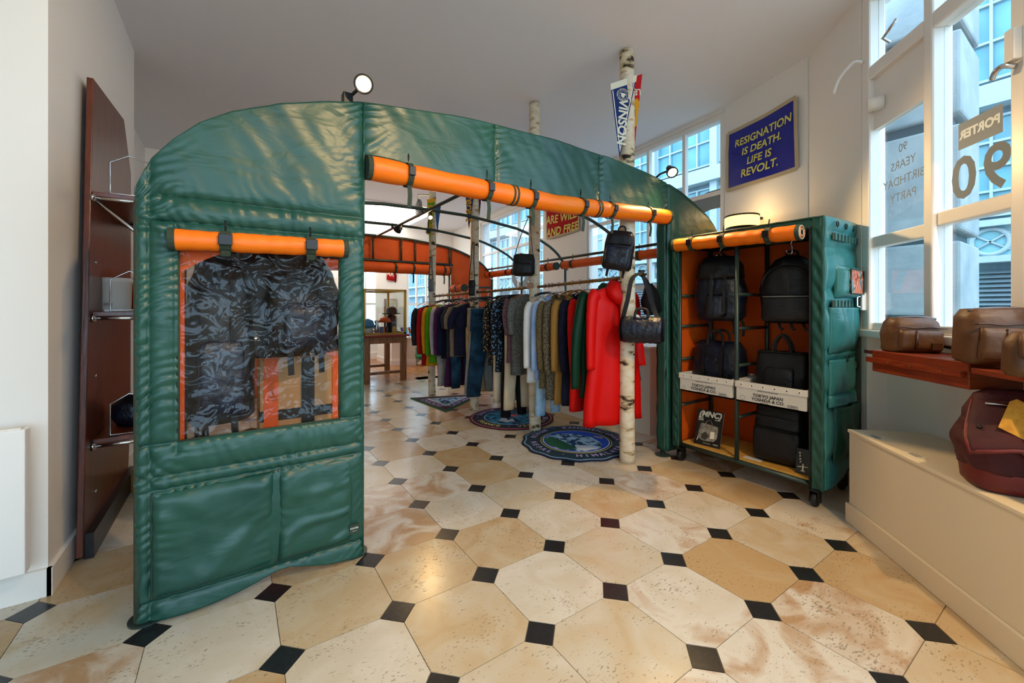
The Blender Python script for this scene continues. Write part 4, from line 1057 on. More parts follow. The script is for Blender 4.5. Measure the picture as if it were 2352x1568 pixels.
def hanger(p, rz, wood=False, label='', w=.19, clip=False):
    m = M_BWOOD if wood else M_STEEL
    key = (wood, clip)
    t = thing('hanger', label, 'hanger', p, 'hangers on the clothes rails')
    t.rotation_euler = (0, 0, rz)
    if key not in hang0:
        o = thing_part = MB().tube(smoothpath([(-.018, 0, .0), (-.014, 0, .019), (.004, 0, .026), (.02, 0, .012), (.014, 0, -.012), (0, 0, -.03), (0, 0, -.075)], 4), .003, 6)
        hk = bpy.data.meshes.new('hook'); hk.from_pydata(o.v, [], o.f); hk.materials.append(M_STEEL)
        a = MB()
        if clip: a.tube([(-w, 0, -.105), (-.10, 0, -.08), (0, 0, -.07), (.10, 0, -.08), (w, 0, -.105)], .012, 8, flat=.6)
        else: a.tube(smoothpath([(-w, 0, -.135), (-.12, 0, -.1), (0, 0, -.073), (.12, 0, -.1), (w, 0, -.135)], 3), .009 if wood else .004, 8, flat=.7)
        ar = bpy.data.meshes.new('arm'); ar.from_pydata(a.v, [], a.f); ar.materials.append(M_BLACKM if clip else m)
        for me in (hk, ar): me.polygons.foreach_set('use_smooth', [True] * len(me.polygons))
        hang0[key] = (hk, ar)
    for nm, me in zip(('hook', 'arm'), hang0[key]):
        o = bpy.data.objects.new(nm, me); COL.objects.link(o); o.parent = t
    return t
def fold_loop(w, d, z, n, amp, ph, e=2.2, kf=5):
    lp = []
    for i in range(n):
        a = 2 * PI * i / n; c, s = math.cos(a), math.sin(a)
        q = 1 + amp * math.sin(kf * a + ph) + amp * .6 * math.sin((kf + 4) * a - ph * 2)
        lp.append(V((w * math.copysign(abs(c) ** (2 / e), c), d * q * math.copysign(abs(s) ** (2 / e), s), z)))
    return lp
def top(name, label, cat, k, t, m, L, sw=.21, hemw=.21, sleeve=.55, th=.05, hood=False, collar=None, drop=.13, rz=0., wood=False, slv_out=.07, hem2=None, flare=0, grp='tops on the clothes rails', wsh=None):
    """hanging top. L hem length below the rail, sw half shoulder width"""
    p = railp(k, t); seed = hash((k, round(t, 3))) % 97
    a = math.atan2(RE.y, .0) * 0 + rz + math.atan2((PB[k + 1] - PB[k]).y, (PB[k + 1] - PB[k]).x) - PI / 2
    T = Matrix.Translation(p) @ Matrix.Rotation(a, 4, 'Z')
    g = thing(name, label, cat, (p.x, p.y, p.z - L), grp)
    prof = [(-drop, .045, .028), (-drop - .012, .075, .035), (-drop - .035, sw * .62, .04), (-drop - .06, sw * .92, .04), (-drop - .085, sw * 1.0, .042), (-drop - .16, sw * .97, th), (-drop - .3, sw * .94, th * 1.15), (-L * .65, (sw + hemw) / 2, th * 1.2), (-L * .85, hemw, th * 1.25), (-L, hemw * 1.02, th * 1.2)]
    b = MB(T); loops = []
    tab = []
    for i in range(len(prof) - 1):
        for q in range(3): tt = q / 3; tab.append([prof[i][j] + (prof[i + 1][j] - prof[i][j]) * tt for j in range(3)])
    tab.append(prof[-1])
    for z, w, d in tab:
        f = max(0, (-z - drop - .1) / max(.1, L))
        lp = fold_loop(w * (1 + flare * f), d, z, 36, .32 * f ** .8, seed + 1.2 * z)
        lp = [q + V((.012 * f * nz3(q.x * 4, z * 3, seed), .02 * f * nz3(q.x * 6, z * 3, seed + 5), 0)) for q in lp]
        loops.append(lp)
    b.loft(loops, cap=True); b.build('body', m, g, smooth=True)
    if sleeve:
        for s in (-1, 1):
            x = s * sw * .93; z0 = -drop - .085
            P = smoothpath([(x - s * .03, 0, z0 + .005), (x + s * .018, -.012, z0 - .06), (x + s * slv_out * .6, -.02, z0 - sleeve * .5), (x + s * slv_out * .75, -.03 - .02 * ((seed + s) % 3), z0 - sleeve)], 6)
            n = len(P); rr = [(.068 - .026 * i / n) * (1 + .10 * nz3(i * .7, seed, s)) for i in range(n)]
            rr[0] = .045
            MB(T).tube(P, rr, 12, flat=.72).build('sleeve', m, g, smooth=True)
    if hood:
        loops = []
        for i in range(9):
            u = i / 8; z = -drop + .04 - .20 * u; w = .10 * math.sin(PI * (.12 + .8 * u)) + .02; d = .05 + .03 * math.sin(PI * u)
            loops.append([q + V((0, -.055 - .03 * u, .03 * (q.y / .1))) for q in fold_loop(w, d, z, 20, .06, i)])
        MB(T).loft(loops).build('hood', m, g, smooth=True)
    elif collar:
        MB(T).tube([(.07 * math.cos(2 * PI * i / 18), .042 * math.sin(2 * PI * i / 18), -drop - .002 + .018 * math.sin(2 * PI * i / 18)) for i in range(18)], .014, 8, closed=True).build('collar', collar, g, smooth=True)
    hanger(p + V((0, 0, .0)), a, wood, 'hanger of the ' + wsh if wsh else 'hanger under the ' + label.split(' hanging')[0][:60])
    return g
def trousers(name, label, k, t, m, L, w=.17, rz=0., spread=.3, patch=None, clip=True, z0=-.10):
    p = railp(k, t); seed = hash((k, round(t, 3))) % 89
    a = rz + math.atan2((PB[k + 1] - PB[k]).y, (PB[k + 1] - PB[k]).x) - PI / 2
    T = Matrix.Translation(p) @ Matrix.Rotation(a, 4, 'Z')
    g = thing(name, label, 'trousers', (p.x, p.y, p.z - L), 'trousers on the clothes rails')
    b = MB(T); zc = z0 - .27
    b.loft([fold_loop(w * (1 + .08 * i / 6), .03 + .018 * i / 6, z0 + (zc - z0) * i / 6, 28, .12, seed + i) for i in range(7)]).build('seat', m, g, smooth=True)
    for s in (-1, 1):
        loops = []
        for i in range(12):
            u = i / 11; z = zc + .03 + (-L - zc - .03) * u
            ww = w * (.54 - .14 * u); loops.append([q + V((s * (w * .52 + spread * .12 * u) + .012 * math.sin(4 * u + seed), .012 * math.sin(3 * u + seed * s), 0)) for q in fold_loop(ww, .045 - .008 * u, z, 20, .12, seed + 3 * u + s)])
        MB(T).loft(loops).build('leg', m, g, smooth=True)
    MB(T).loft([fold_loop(w * 1.02, .033, z0 + .002, 28, .1, seed), fold_loop(w * 1.03, .035, z0 - .035, 28, .1, seed)]).build('waistband', m, g, smooth=True)
    for s in (-1, 1): MB(T).box(s * w * .5 - .055, s * w * .5 + .055, -.062, -.04, z0 - .20, z0 - .08).build('pocket', m, g, bevel=.01)
    if patch: MB(T).box(w * .55, w * .95, -.042, -.034, z0 - .04, z0 - .002).build('leather_patch', patch, g)
    hanger(p, a, False, 'clip hanger holding the ' + ' '.join(label.replace(' hanging', '').split()[:11]), clip=clip)
    return g
# rail nearest to us (front to back)
top('raincoat', 'long bright red hooded raincoat, frontmost on the rail behind the birch trunk', 'coat', 0, .13, G['red'], 1.24, .24, .28, .62, .075, hood=True, flare=.18, drop=.06, slv_out=.07, rz=-.16)
top('raincoat', 'dark green hooded raincoat hanging between two red coats', 'coat', 0, .22, G['dgreen'], 1.02, .27, .26, .76, .055, hood=True, drop=.08, slv_out=.15, rz=-.1)
top('coat', 'plain red coat with collar hanging behind the green raincoat', 'coat', 0, .36, G['red2'], 1.16, .23, .25, .60, .05, collar=G['red2'], slv_out=.06)
top('jacket', 'midnight navy jacket hanging between the red coat and the camel jacket', 'jacket', 0, .46, G['navy'], 1.13, .22, .23, .60, .045, collar=G['navy'], wood=True)
top('jacket', 'camel brown jacket hanging next to the navy jacket', 'jacket', 0, .54, G['camel'], 1.13, .23, .24, .60, .04, collar=G['camel'], wood=True)
top('coat', 'olive tweed coat with grey fleck hanging next to the camel jacket', 'coat', 0, .63, G['tweed2'], 1.10, .23, .24, .62, .05, collar=G['tweed2'])
top('coat', 'brown olive tweed coat hanging beside the blue shirt', 'coat', 0, .70, G['tweed'], 1.00, .24, .25, .60, .045, collar=G['tweed'])
top('shirt', 'light blue cotton shirt with long sleeves hanging on the front rail', 'shirt', 0, .78, G['bshirt'], .93, .22, .22, .62, .045, collar=G['bshirt'])
top('shirt', 'pale white striped shirt hanging next to the second birch trunk', 'shirt', 0, .87, G['wshirt'], .97, .23, .23, .60, .045, collar=G['wshirt'])
trousers('jeans', 'pale washed jeans hanging low behind the second birch trunk', 0, .82, G['ldenim'], 1.30, .15, z0=-.5, clip=True)
# middle rail
top('cardigan', 'grey fleck short-sleeved knit cardigan just beyond the second birch trunk', 'cardigan', 1, .10, G['knit'], .92, .22, .22, .34, .06, drop=.07, wood=True)
top('cardigan', 'mauve brown short-sleeved knit cardigan on the middle rail', 'cardigan', 1, .17, G['mauve'], .80, .22, .21, .34, .055, drop=.07, wood=True)
trousers('trousers', 'wide cream trousers hanging beside the mauve cardigan', 1, .24, G['cream'], 1.32, .17, z0=-.22)
trousers('trousers', 'long black trousers hanging under the blue leopard shirt', 1, .31, G['black'], 1.42, .15, z0=-.3)
top('shirt', 'blue and black leopard print shirt with long sleeves on the middle rail', 'shirt', 1, .37, G['leob'], .92, .20, .20, .55, .05, collar=G['leob'], drop=.09)
trousers('trousers', 'narrow cream trousers hanging between the two leopard shirts', 1, .44, G['cream'], 1.28, .15, z0=-.25)
top('shirt', 'brown leopard print shirt with long sleeves on the middle rail', 'shirt', 1, .50, G['leo'], .86, .20, .19, .52, .05, collar=G['leo'], drop=.09)
trousers('trousers', 'grey trousers hanging behind the dark jeans', 1, .89, G['grey'], 1.25, .16, z0=-.2, spread=.6)
trousers('jeans', 'dark blue jeans clipped to a black hanger facing the entrance', 1, .74, G['denim'], 1.27, .21, rz=-.35, patch=mat('leather_patch', 'a04a22', .6), z0=-.21, spread=.5)
trousers('trousers', 'beige mottled trousers with leather patch beside the third birch trunk', 1, .95, G['beige'], 1.26, .14, patch=mat('leather_patch', 'a04a22', .6), z0=-.2)
# far rail
top('tee', 'navy short-sleeved tee nearest the third birch trunk on the far rail', 'shirt', 2, .12, G['navy'], .80, .22, .21, .24, .05, slv_out=.11)
top('tee', 'taupe short-sleeved tee with pale edge on the far rail', 'shirt', 2, .22, G['taupe'], .82, .22, .21, .24, .045, slv_out=.1)
top('tee', 'charcoal short-sleeved tee on the far rail', 'shirt', 2, .30, G['char'], .84, .22, .21, .24, .045, slv_out=.1)
trousers('trousers', 'dark blue trousers hanging low on the far rail', 2, .26, G['denim'], 1.24, .16, z0=-.4)
trousers('trousers', 'plum trousers hanging low on the far rail', 2, .38, G['plum'], 1.24, .15, z0=-.4)
top('sweater', 'midnight long-sleeved top beside the purple sweater', 'sweater', 2, .42, G['navy'], .86, .21, .21, .6, .045)
top('sweater', 'purple long-sleeved sweater on the far rail', 'sweater', 2, .51, G['purple'], .82, .21, .21, .6, .045)
trousers('trousers', 'grey trousers hanging under the light grey sweatshirt', 2, .60, G['grey'], 1.26, .15, z0=-.4)
top('sweater', 'light grey long-sleeved sweatshirt on the far rail', 'sweater', 2, .61, G['lgrey'], .80, .21, .21, .6, .045)
top('sweater', 'leaf green long-sleeved sweater on the far rail', 'sweater', 2, .72, G['green'], .95, .21, .21, .62, .045)
top('sweater', 'mustard yellow long-sleeved sweater near the last birch trunk', 'sweater', 2, .81, G['mustard'], 1.0, .22, .21, .6, .045)
top('sweater', 'crimson long-sleeved sweater at the far end of the rail', 'sweater', 2, .91, G['crim'], 1.0, .24, .22, .62, .045)
# a jacket hung beyond the last trunk
top('jacket', 'charcoal jacket hung just beyond the last birch trunk', 'jacket', 2, 1.09, G['char'], .62, .23, .22, .5, .05)

# ---------------------------------------------------------------- bags hung on the trunks
def peg(p, d, lab):
    return tag(MB().tube([p, V(p) + V(d)], .011, 10).build('wooden_peg', M_BRASS, smooth=True), lab, 'peg', 'pegs in the birch trunks')
cd = V((-sa, -ca, 0))
peg(railp(2, 1.02), railp(2, 1.12) - railp(2, 1.02), 'peg carrying the charcoal jacket on the last trunk')
# barrel bag on the first trunk
dep = (PB[0].x * sa + PB[0].y * ca) - .19
c = at(1474, 757, dep); rgt = V((ca, -sa, 0))
t = thing('barrel_bag', 'small glossy navy-black barrel bag hanging in front of the first birch trunk', 'bag', (c.x, c.y, c.z - .12))
ax = (rgt * .93 + cd * .36).normalized()
T = Matrix.Translation(c) @ frame((0, 0, 0), V((0, 0, 1)), ax.cross(V((0, 0, 1))))   # z axis along ax
T = frame(c, V((0, 0, 1)).cross(ax) * 1, V((0, 0, 1)))
q = T.to_3x3() @ V((0, 0, 1))
ln = .17; loops = []
b = MB()
e1 = V((0, 0, 1)); e2 = ax.cross(e1)
for i in range(27):
    u = -1 + 2 * i / 26; r_ = .108 * (1 - abs(u) ** 14) ** .5 if abs(u) < 1 else .02
    r_ = max(r_, .06)
    loops.append([c + ax * (u * ln) + (e1 * math.cos(a) + e2 * math.sin(a)) * (r_ * (1 + .016 * math.sin(22 * u + 2 * a + 3 * nz3(u * 3, a, 2)) * (abs(u) < .85) + .04 * nz3(u * 6, a, 0))) for a in [2 * PI * j / 24 for j in range(24)]])
b.loft(loops).build('body', M_NAVY, t, smooth=True)
for u in (-1.0, 1.0): MB().tube([c + ax * (u * ln * .93), c + ax * (u * ln * 1.005)], [.102, .085], 24).build('end_panel', M_BLK, t, smooth=False)
for s in (-1, 1):
    rope(Matrix(), [c + ax * (-.05) + e2 * s * .05 + e1 * .095, c + ax * (-.035) + e2 * s * .04 + e1 * .16, c + ax * (.035) + e2 * s * .04 + e1 * .16, c + ax * (.05) + e2 * s * .05 + e1 * .095], .010, t)
pg = at(1466, 628, dep + .08)
peg(PB[0] + V((0, 0, pg.z)) - cd * -.03 + rgt * .05, rgt * .10, 'brass-coloured peg with the barrel bag strap on the first trunk')
tp = PB[0] + V((0, 0, pg.z + .02)) + rgt * .11
web(Matrix(), [c - ax * ln * .9 + e1 * .07, at(1441, 690, dep), at(1452, 640, dep + .05), tp + cd * .06, tp + V((0, 0, .012)), at(1480, 640, dep + .12), at(1496, 690, dep + .1), at(1510, 730, dep + .05), c + ax * ln * .9 + e1 * .08], .035, .005, ax, t)
MB().prism([(0, 0), (.05, 0), (.04, .04), (.01, .045)], 0, .001)
tg = MB(frame(at(1462, 728, dep - .02), rgt, (0, 0, 1))).prism([(-.02, -.012), (.03, -.015), (.022, .012), (.0, .022), (-.012, .012)], 0, .002).build('paper_tag', M_PAPER, t)
MB(frame(at(1513, 757, dep - .10), ax, (0, 0, 1))).box(-.012, .012, -.012, .012, 0, .003).build('maker_label', M_CREAM, t)
# second dark bag behind it
c2 = at(1500, 690, dep + .28)
t = thing('shoulder_bag', 'dark slim shoulder bag hanging at the back of the first birch trunk', 'bag', (c2.x, c2.y, c2.z - .14))
T = Matrix.Translation((c2.x, c2.y, c2.z - .12)) @ Matrix.Rotation(-.2, 4, 'Y')
bag_body(T, [(0, .06, .04, 0), (.02, .085, .06, 0), (.14, .085, .06, 0), (.22, .06, .04, 0), (.27, .03, .02, 0)], 3, parent=t, wr=.012, seed=21)
web(T, [(0, 0, .25), (-.04, 0, .32), (-.1, 0, .36)], .03, .005, (0, 1, 0), t)
# upright backpack high on the first trunk
c = at(1414, 575, dep + .05); 
t = thing('hanging_backpack', 'dark flat backpack hung high on the first birch trunk', 'backpack', (c.x, c.y, c.z - .16))
T = Matrix.Translation((c.x, c.y, c.z - .155)) @ Matrix.Rotation(-YAW - .35, 4, 'Z') @ Matrix.Rotation(.16, 4, 'Y')
bag_body(T, [(0, .10, .05, 0), (.02, .115, .06, 0), (.2, .118, .065, 0), (.28, .105, .055, 0), (.31, .08, .03, 0)], 4, parent=t, m=M_BLK, wr=.007, seed=23)
bag_body(T, [(.02, .085, .015, -.06), (.04, .09, .025, -.062), (.16, .09, .025, -.062), (.18, .085, .015, -.06)], 4, parent=t, m=M_NAVY, name='pocket', wr=.005, seed=24)
bag_body(T, [(.19, .09, .01, -.055), (.2, .095, .018, -.058), (.27, .09, .018, -.055), (.285, .085, .01, -.05)], 4, parent=t, m=M_BLK, name='pocket', wr=.004, seed=25)
rope(T, [(-.03, 0, .3), (-.02, 0, .345), (.02, 0, .345), (.03, 0, .3)], .007, t)
for sx in (-.07, .06): web(T, [(sx, .05, .27), (sx * 1.1, .09, .12), (sx, .04, -.02), (sx, .03, -.06)], .02, .004, (1, 0, 0), t)
MB(T).box(.03, .07, -.092, -.086, .10, .13).build('maker_label', M_BLKW, t)
# shoulder bag on the second trunk
def strap_bag(k, px0, px1, py0, py1, pytop, name, label, m, ddep=-.1, off=0):
    dep = (PB[k].x * sa + PB[k].y * ca) + ddep
    c = at((px0 + px1) / 2, (py0 + py1) / 2, dep); w = (px1 - px0) / F * dep / 2; h = (py1 - py0) / F * dep
    t = thing(name, label, 'bag', (c.x, c.y, c.z - h / 2))
    T = Matrix.Translation((c.x, c.y, c.z - h / 2)) @ Matrix.Rotation(-YAW - .15, 4, 'Z')
    bag_body(T, [(0, w * .8, w * .35, 0), (h * .1, w * .97, w * .5, 0), (h * .75, w, w * .5, 0), (h * .95, w * .9, w * .4, 0), (h, w * .7, w * .2, 0)], 3, parent=t, m=m, wr=.008, seed=k * 3)
    bag_body(T, [(h * .08, w * .7, w * .12, -w * .5), (h * .15, w * .78, w * .2, -w * .5), (h * .5, w * .75, w * .2, -w * .5), (h * .58, w * .6, w * .1, -w * .5)], 3, parent=t, m=m, name='pocket', wr=.004, seed=k)
    hp = at((px0 + px1) / 2 + off, pytop, dep); hz = hp.z - (c.z - h / 2)
    lx = (hp - c).dot(V((math.cos(-YAW - .15), math.sin(-YAW - .15), 0)))
    web(T, [(-w * .85, 0, h * .9), (-w * .5 + lx * .5, 0, h + (hz - h) * .5), (lx - .012, 0, hz - .02), (lx, 0, hz), (lx + .012, 0, hz - .02), (w * .4 + lx * .5, 0, h + (hz - h) * .5), (w * .85, 0, h * .9)], .026, .004, (0, 1, 0), t)
    peg(PB[k] + V((0, 0, hp.z - .006)), (hp - PB[k] - V((0, 0, hp.z))) * 1.25, 'peg holding the ' + label.split(' hanging')[0])
    return t
strap_bag(1, 1178, 1229, 583, 634, 497, 'camera_bag', 'small dark camera bag hanging on a long strap at the second birch trunk', M_BLK, off=12)
strap_bag(2, 1076, 1092, 643, 679, 556, 'round_pouch', 'narrow black pouch hanging on a strap at the third birch trunk', M_BLK, off=3)
strap_bag(3, 983, 996, 640, 669, 588, 'phone_pouch', 'tiny grey phone pouch hanging at the last birch trunk', M_SOCKET, off=1)
# paper sign on the second trunk
q = PB[1] + V((0, 0, at(1213, 655, 4.3).z)) + cd * .075 - rgt * .05
tag(MB(frame(q, rgt, (0, 0, 1))).box(-.035, .035, -.03, .03, 0, .004).build('price_sign', mat('kraft_sign', 'a47a5c', .8)), 'small kraft sign pinned to the second birch trunk', 'sign')

# ---------------------------------------------------------------- pennants
def pennant(name, label, quad, th, m, band=None, border=None, k=0):
    """quad: top-left, top-right, tip"""
    a, b_, c_ = [V(q) for q in quad]
    up = ((a + b_) / 2 - c_).normalized(); r = (b_ - a); r = (r - up * r.dot(up)).normalized(); n = r.cross(up)
    T = frame(c_, r, up)
    I = T.inverted()
    A, B = I @ a, I @ b_
    t = thing(name, label, 'pennant', c_)
    MB(T).prism([(A.x, A.y), (0, 0), (B.x, B.y)], 0, th).build('cloth', m, t)
    if band:
        f = .085; MB(T).prism([(A.x, A.y), (A.x * (1 - f * .6), A.y * (1 - f)), (B.x * (1 - f * .6), B.y * (1 - f)), (B.x, B.y)], th, th + .0015).build('header_band', band, t)
    if border:
        for s0, s1 in ((.84, .92),):
            for P in (A, B):
                MB(T).prism([(P.x * .93 * .93, P.y * .93 * .985), (P.x * .8, P.y * .885), (0, .02), (0, .10)] if False else [(P.x * .84, P.y * .915), (P.x * .775, P.y * .915), (0, P.y * .14), (0, P.y * .075)], th, th + .0012).build('piping', border, t)
    return t, T, A, B, th
M_PNAVY = mat('navy_felt', '0e2a63', .9, bump=.15, bscale=200); M_PRED = mat('red_felt', 'c8121a', .9, bump=.15, bscale=200); M_PYEL = mat('yellow_felt', 'e0a01a', .9)
d1 = (PB[0].x * sa + PB[0].y * ca)
t, T, A, B, th = pennant('pennant', 'navy felt pennant lettered VINSON pinned to the first birch trunk', (at(1402, 193, d1 - .07), at(1463, 172, d1 - .04), at(1423, 364, d1 - .08)), .003, M_PNAVY, M_CREAM, M_CREAM)
hh = (A.y + B.y) / 2
lettering([('VINSON', hh * .155, .004 + hh * .0, hh * .46, .003, .1, R(-90))], T @ Matrix.Translation((0, 0, th + .002)), M_CREAM, t)
cen = (.0, hh * .80)
rw = .055
MB(T).tube([(cen[0] + rw * .62 * math.cos(2 * PI * k / 24), cen[1] + rw * .62 * math.sin(2 * PI * k / 24), th + .001) for k in range(24)], .0018, 5, closed=True).build('emblem_ring', M_CREAM, t)
MB(T).prism([(cen[0] + rw * (.36 + .12 * math.sin(5 * a + 1)) * math.cos(a), cen[1] + rw * (.36 + .1 * math.sin(3 * a)) * math.sin(a)) for a in [2 * PI * k / 22 for k in range(22)]], th, th + .0016).build('emblem_continent', M_CREAM, t)
ring = [(ch, .0165, cen[0] + rw * .88 * math.sin(a), cen[1] + rw * .88 * math.cos(a), .0003, 0, -a) for ch, a in ((c_, -2.35 + k * 4.75 / 27) for k, c_ in enumerate('ELLSWORTH MOUNTAINS · RANGE'))]
lettering([q for q in ring if q[0] != ' '] + [(ch, .0165, cen[0] + rw * .88 * math.sin(a), cen[1] + rw * .88 * math.cos(a), .0003, 0, -a + PI) for ch, a in ((c_, 3.75 - k * 1.25 / 9) for k, c_ in enumerate('ANTARCTICA'))], T @ Matrix.Translation((0, 0, th + .002)), M_CREAM, t)
t, T, A, B, th = pennant('pennant', 'red felt pennant with a yellow band on the far side of the first birch trunk', (at(1424, 188, d1 + .075), at(1475, 170, d1 + .08), at(1452, 385, d1 + .07)), .003, M_PRED)
hh = (A.y + B.y) / 2
MB(T).prism([(A.x * .72, A.y * .70), (B.x * .5, B.y * .74), (B.x * .72, B.y * .70), (B.x * .42, B.y * .44), (A.x * .42, A.y * .44)], th, th + .0012).build('yellow_band', M_PYEL, t)
MB(T).prism([(B.x * .1, B.y * .62), (B.x * .32, B.y * .62), (B.x * .30, B.y * .54), (B.x * .1, B.y * .54)], th + .0012, th + .002).build('dark_patch', M_INK, t)
for ch, x in (('e', .3), ('n', .6)): lettering([(ch, hh * .16, B.x * x, hh * .85, .0, 0, R(0))], T @ Matrix.Translation((0, 0, th + .002)), M_CREAM, t)
d3 = (PB[2].x * sa + PB[2].y * ca); d4 = (PB[3].x * sa + PB[3].y * ca)
t, T, A, B, th = pennant('pennant', 'navy pennant with yellow lettering on the third birch trunk', (at(1066, 418, d3 - .07), at(1094, 410, d3 - .065), at(1077, 528, d3 - .07)), .003, M_PNAVY, M_PYEL)
hh = (A.y + B.y) / 2
lettering([('Everest', hh * .22, 0, hh * .5, .002, .2, R(-90))], T @ Matrix.Translation((0, 0, th + .002)), M_PYEL, t)
t, T, A, B, th = pennant('pennant', 'green and yellow pennant on the left of the last birch trunk', (at(981, 458, d4 - .07), at(1000, 455, d4 - .065), at(987, 558, d4 - .07)), .003, mat('green_felt', '5b9a1c', .9), M_PYEL)
hh = (A.y + B.y) / 2
lettering([('DENALI', hh * .2, 0, hh * .52, .002, 0, R(-90))], T @ Matrix.Translation((0, 0, th + .002)), M_PYEL, t)
t, T, A, B, th = pennant('pennant', 'blue pennant on the right of the last birch trunk', (at(999, 470, d4 - .07), at(1014, 462, d4 - .065), at(1004, 540, d4 - .07)), .003, mat('blue_felt', '2a5f9a', .9), M_CREAM)
t, T, A, B, th = pennant('pennant', 'plum pennant behind the third birch trunk', (at(1094, 412, d3 + .06), at(1110, 408, d3 + .06), at(1101, 500, d3 + .06)), .003, mat('plum_felt', '5a1a3c', .9))

# ---------------------------------------------------------------- wall banners
def banner(name, label, tl, tr, bl, br, m, edge, lines, size, ink, sag=.02, n=26, side='out', marg=.035):
    tl, tr, bl, br = map(V, (tl, tr, bl, br))
    r = (tr - tl).normalized(); nn = r.cross(V((0, 0, 1))).normalized()
    t = thing(name, label, 'banner', (bl + br) / 2)
    def P(u, v, off=0.):
        p = (bl.lerp(br, u)).lerp(tl.lerp(tr, u), v)
        p = p + V((0, 0, 1)) * (-sag * math.sin(PI * u) * (.5 + .5 * v))
        return p + nn * (.012 + .012 * math.sin(5.5 * u + 2 * v) * (1 - v * .6) + .006 * nz3(u * 4, v * 4, 1) + off)
    MB().grid(lambda u, v: P(u, v), n, n).build('cloth', m, t, smooth=True, solid=.003)
    for a, b_ in (((0, 0), (1, 0)), ((1, 0), (1, 1)), ((1, 1), (0, 1)), ((0, 1), (0, 0))):
        MB().strap([P(a[0] + (b_[0] - a[0]) * k / 12, a[1] + (b_[1] - a[1]) * k / 12, .003) for k in range(13)], marg, .003, (P(.5, .5) - P((a[0] + b_[0]) / 2, (a[1] + b_[1]) / 2))).build('hem', edge, t)
    W = (tr - tl).length; Hh = (tl - bl).length
    for s, x, y, sz in lines:
        b = MB(); b.keepn = True
        vs, fs = tmesh(s, sz, sz * .022, .12)
        b.add([P(.5 + (x + p.x) / W, .5 + (y + p.y) / Hh, .006) for p in vs], fs)
        b.build('lettering', ink, t)
    return t
pA, pB = V((4.39, 2.42, 0)), P_A
def onBan(px, py):
    e = (pB - pA).normalized(); n = V((e.y, -e.x, 0)); d = ray(px, py)
    k = pA.dot(n) / (d.x * n.x + d.y * n.y); q = V((0, 0, CAMH)) + d * k
    return q - n * .006 * (1 if n.dot(d) > 0 else -1)
M_BLUE = mat('royal_blue_satin', '04128f', .33, bump=.1, bscale=10); M_YINK = mat('pale_yellow_ink', 'd8d468', .8); M_HEM = mat('beige_hem', 'b8a98c', .8)
q = [onBan(*v) for v in ((1676, 308), (1832, 224), (1674, 438), (1833, 386))]
W_ = (q[1] - q[0]).length; H_ = (q[0] - q[2]).length
banner('wall_banner', 'royal blue banner reading RESIGNATION IS DEATH LIFE IS REVOLT on the white wall', *q, M_BLUE, M_HEM,
       [('RESIGNATION', .03, .15, .098), ('IS DEATH.', .02, .04, .098), ('LIFE IS', .0, -.07, .098), ('REVOLT.', .0, -.18, .105)], 0, M_YINK, sag=.012)
q = [RP(tpx(px), 0, -.02) for px in (1258, 1334)]
za, zb_ = 0, 0
def onR(px, py): 
    p = RP(tpx(px), 0, -.02); f = p.x * sa + p.y * ca; return V((p.x, p.y, CAMH - (py - HY) / F * f))
banner('wall_banner', 'red banner reading ALL THINGS ARE WILD AND FREE on the pillar between the windows', onR(1258, 445), onR(1334, 430), onR(1260, 548), onR(1332, 527), mat('red_satin', 'a80c12', .8, spec=.2), M_HEM,
       [('ALL GOOD', 0, .36, .20), ('THINGS', 0, .14, .21), ('ARE WILD', 0, -.09, .21), ('AND FREE', 0, -.32, .21)], 0, M_YINK, sag=.02)
q = [V((onY(px, py, FY).x, FY - .02, onY(px, py, FY).z)) for px, py in ((889, 600), (911, 602), (888, 642), (909, 646))]
banner('wall_banner', 'small red banner on the end wall of the far room', *q, mat('red_satin', 'a80c12', .8, spec=.2), mat('red_satin', 'a80c12', .8, spec=.2), [('IN', .0, .1, .16), ('ART', .0, -.08, .16)], 0, M_CREAM, sag=.0, n=8, marg=.02)

# ---------------------------------------------------------------- rugs
def arc_text(s, r, a0, a1, size, inside=False):
    n = len(s) - 1; out = []
    for k, ch in enumerate(s):
        if ch == ' ': continue
        a = a0 + (a1 - a0) * k / n
        out.append((ch, size, r * math.cos(a), r * math.sin(a), size * .03, 0, a - PI / 2 if not inside else a + PI / 2))
    return out
def rug(name, label, c, rad, T, layers, art):
    t = thing(name, label, 'rug', (c.x, c.y, 0)); z = 0.001
    for i, (poly, m, nm) in enumerate(layers):
        h_ = .010 if i == 0 else .0012
        MB(T).prism(poly, z, z + h_).build(nm, m, t); z += h_
    return t, z
def circ(r, n=64, wob=0, k=14): return [(r * (1 + wob * math.sin(k * a)) * math.cos(a), r * (1 + wob * math.sin(k * a)) * math.sin(a)) for a in [2 * PI * i / n for i in range(n)]]
MR = dict(dk=mat('rug_midnight', '0e1a33', .95, bump=.3, bscale=150), teal=mat('rug_deep_teal', '0b3040', .95), pale=mat('rug_lilac', 'b9a6d6', .95), blue=mat('rug_blue', '1a4fc4', .95), white=mat('rug_white', 'cfd6dc', .95), green=mat('rug_green', '155a3a', .95),
          gold=mat('rug_gold', 'd0c46a', .95), pink=mat('rug_pink', 'd0606c', .95), maroon=mat('rug_maroon', '3c1420', .95), sky=mat('rug_sky', '8fb8dc', .95), sand=mat('rug_sand', 'c9b28c', .95),
          rock=mat('rug_mountain', '123a63', .95, col2='a9cfe8', vscale=16, contrast=(.45, .58), detail=4), rock2=mat('rug_mountain_dark', '0f2440', .95, col2='2f8fb4', vscale=14, contrast=(.42, .6), detail=4))
a, b_, c_, d_ = fl(1207, 1024), fl(1437, 1012), fl(1310, 979), fl(1335, 1056)
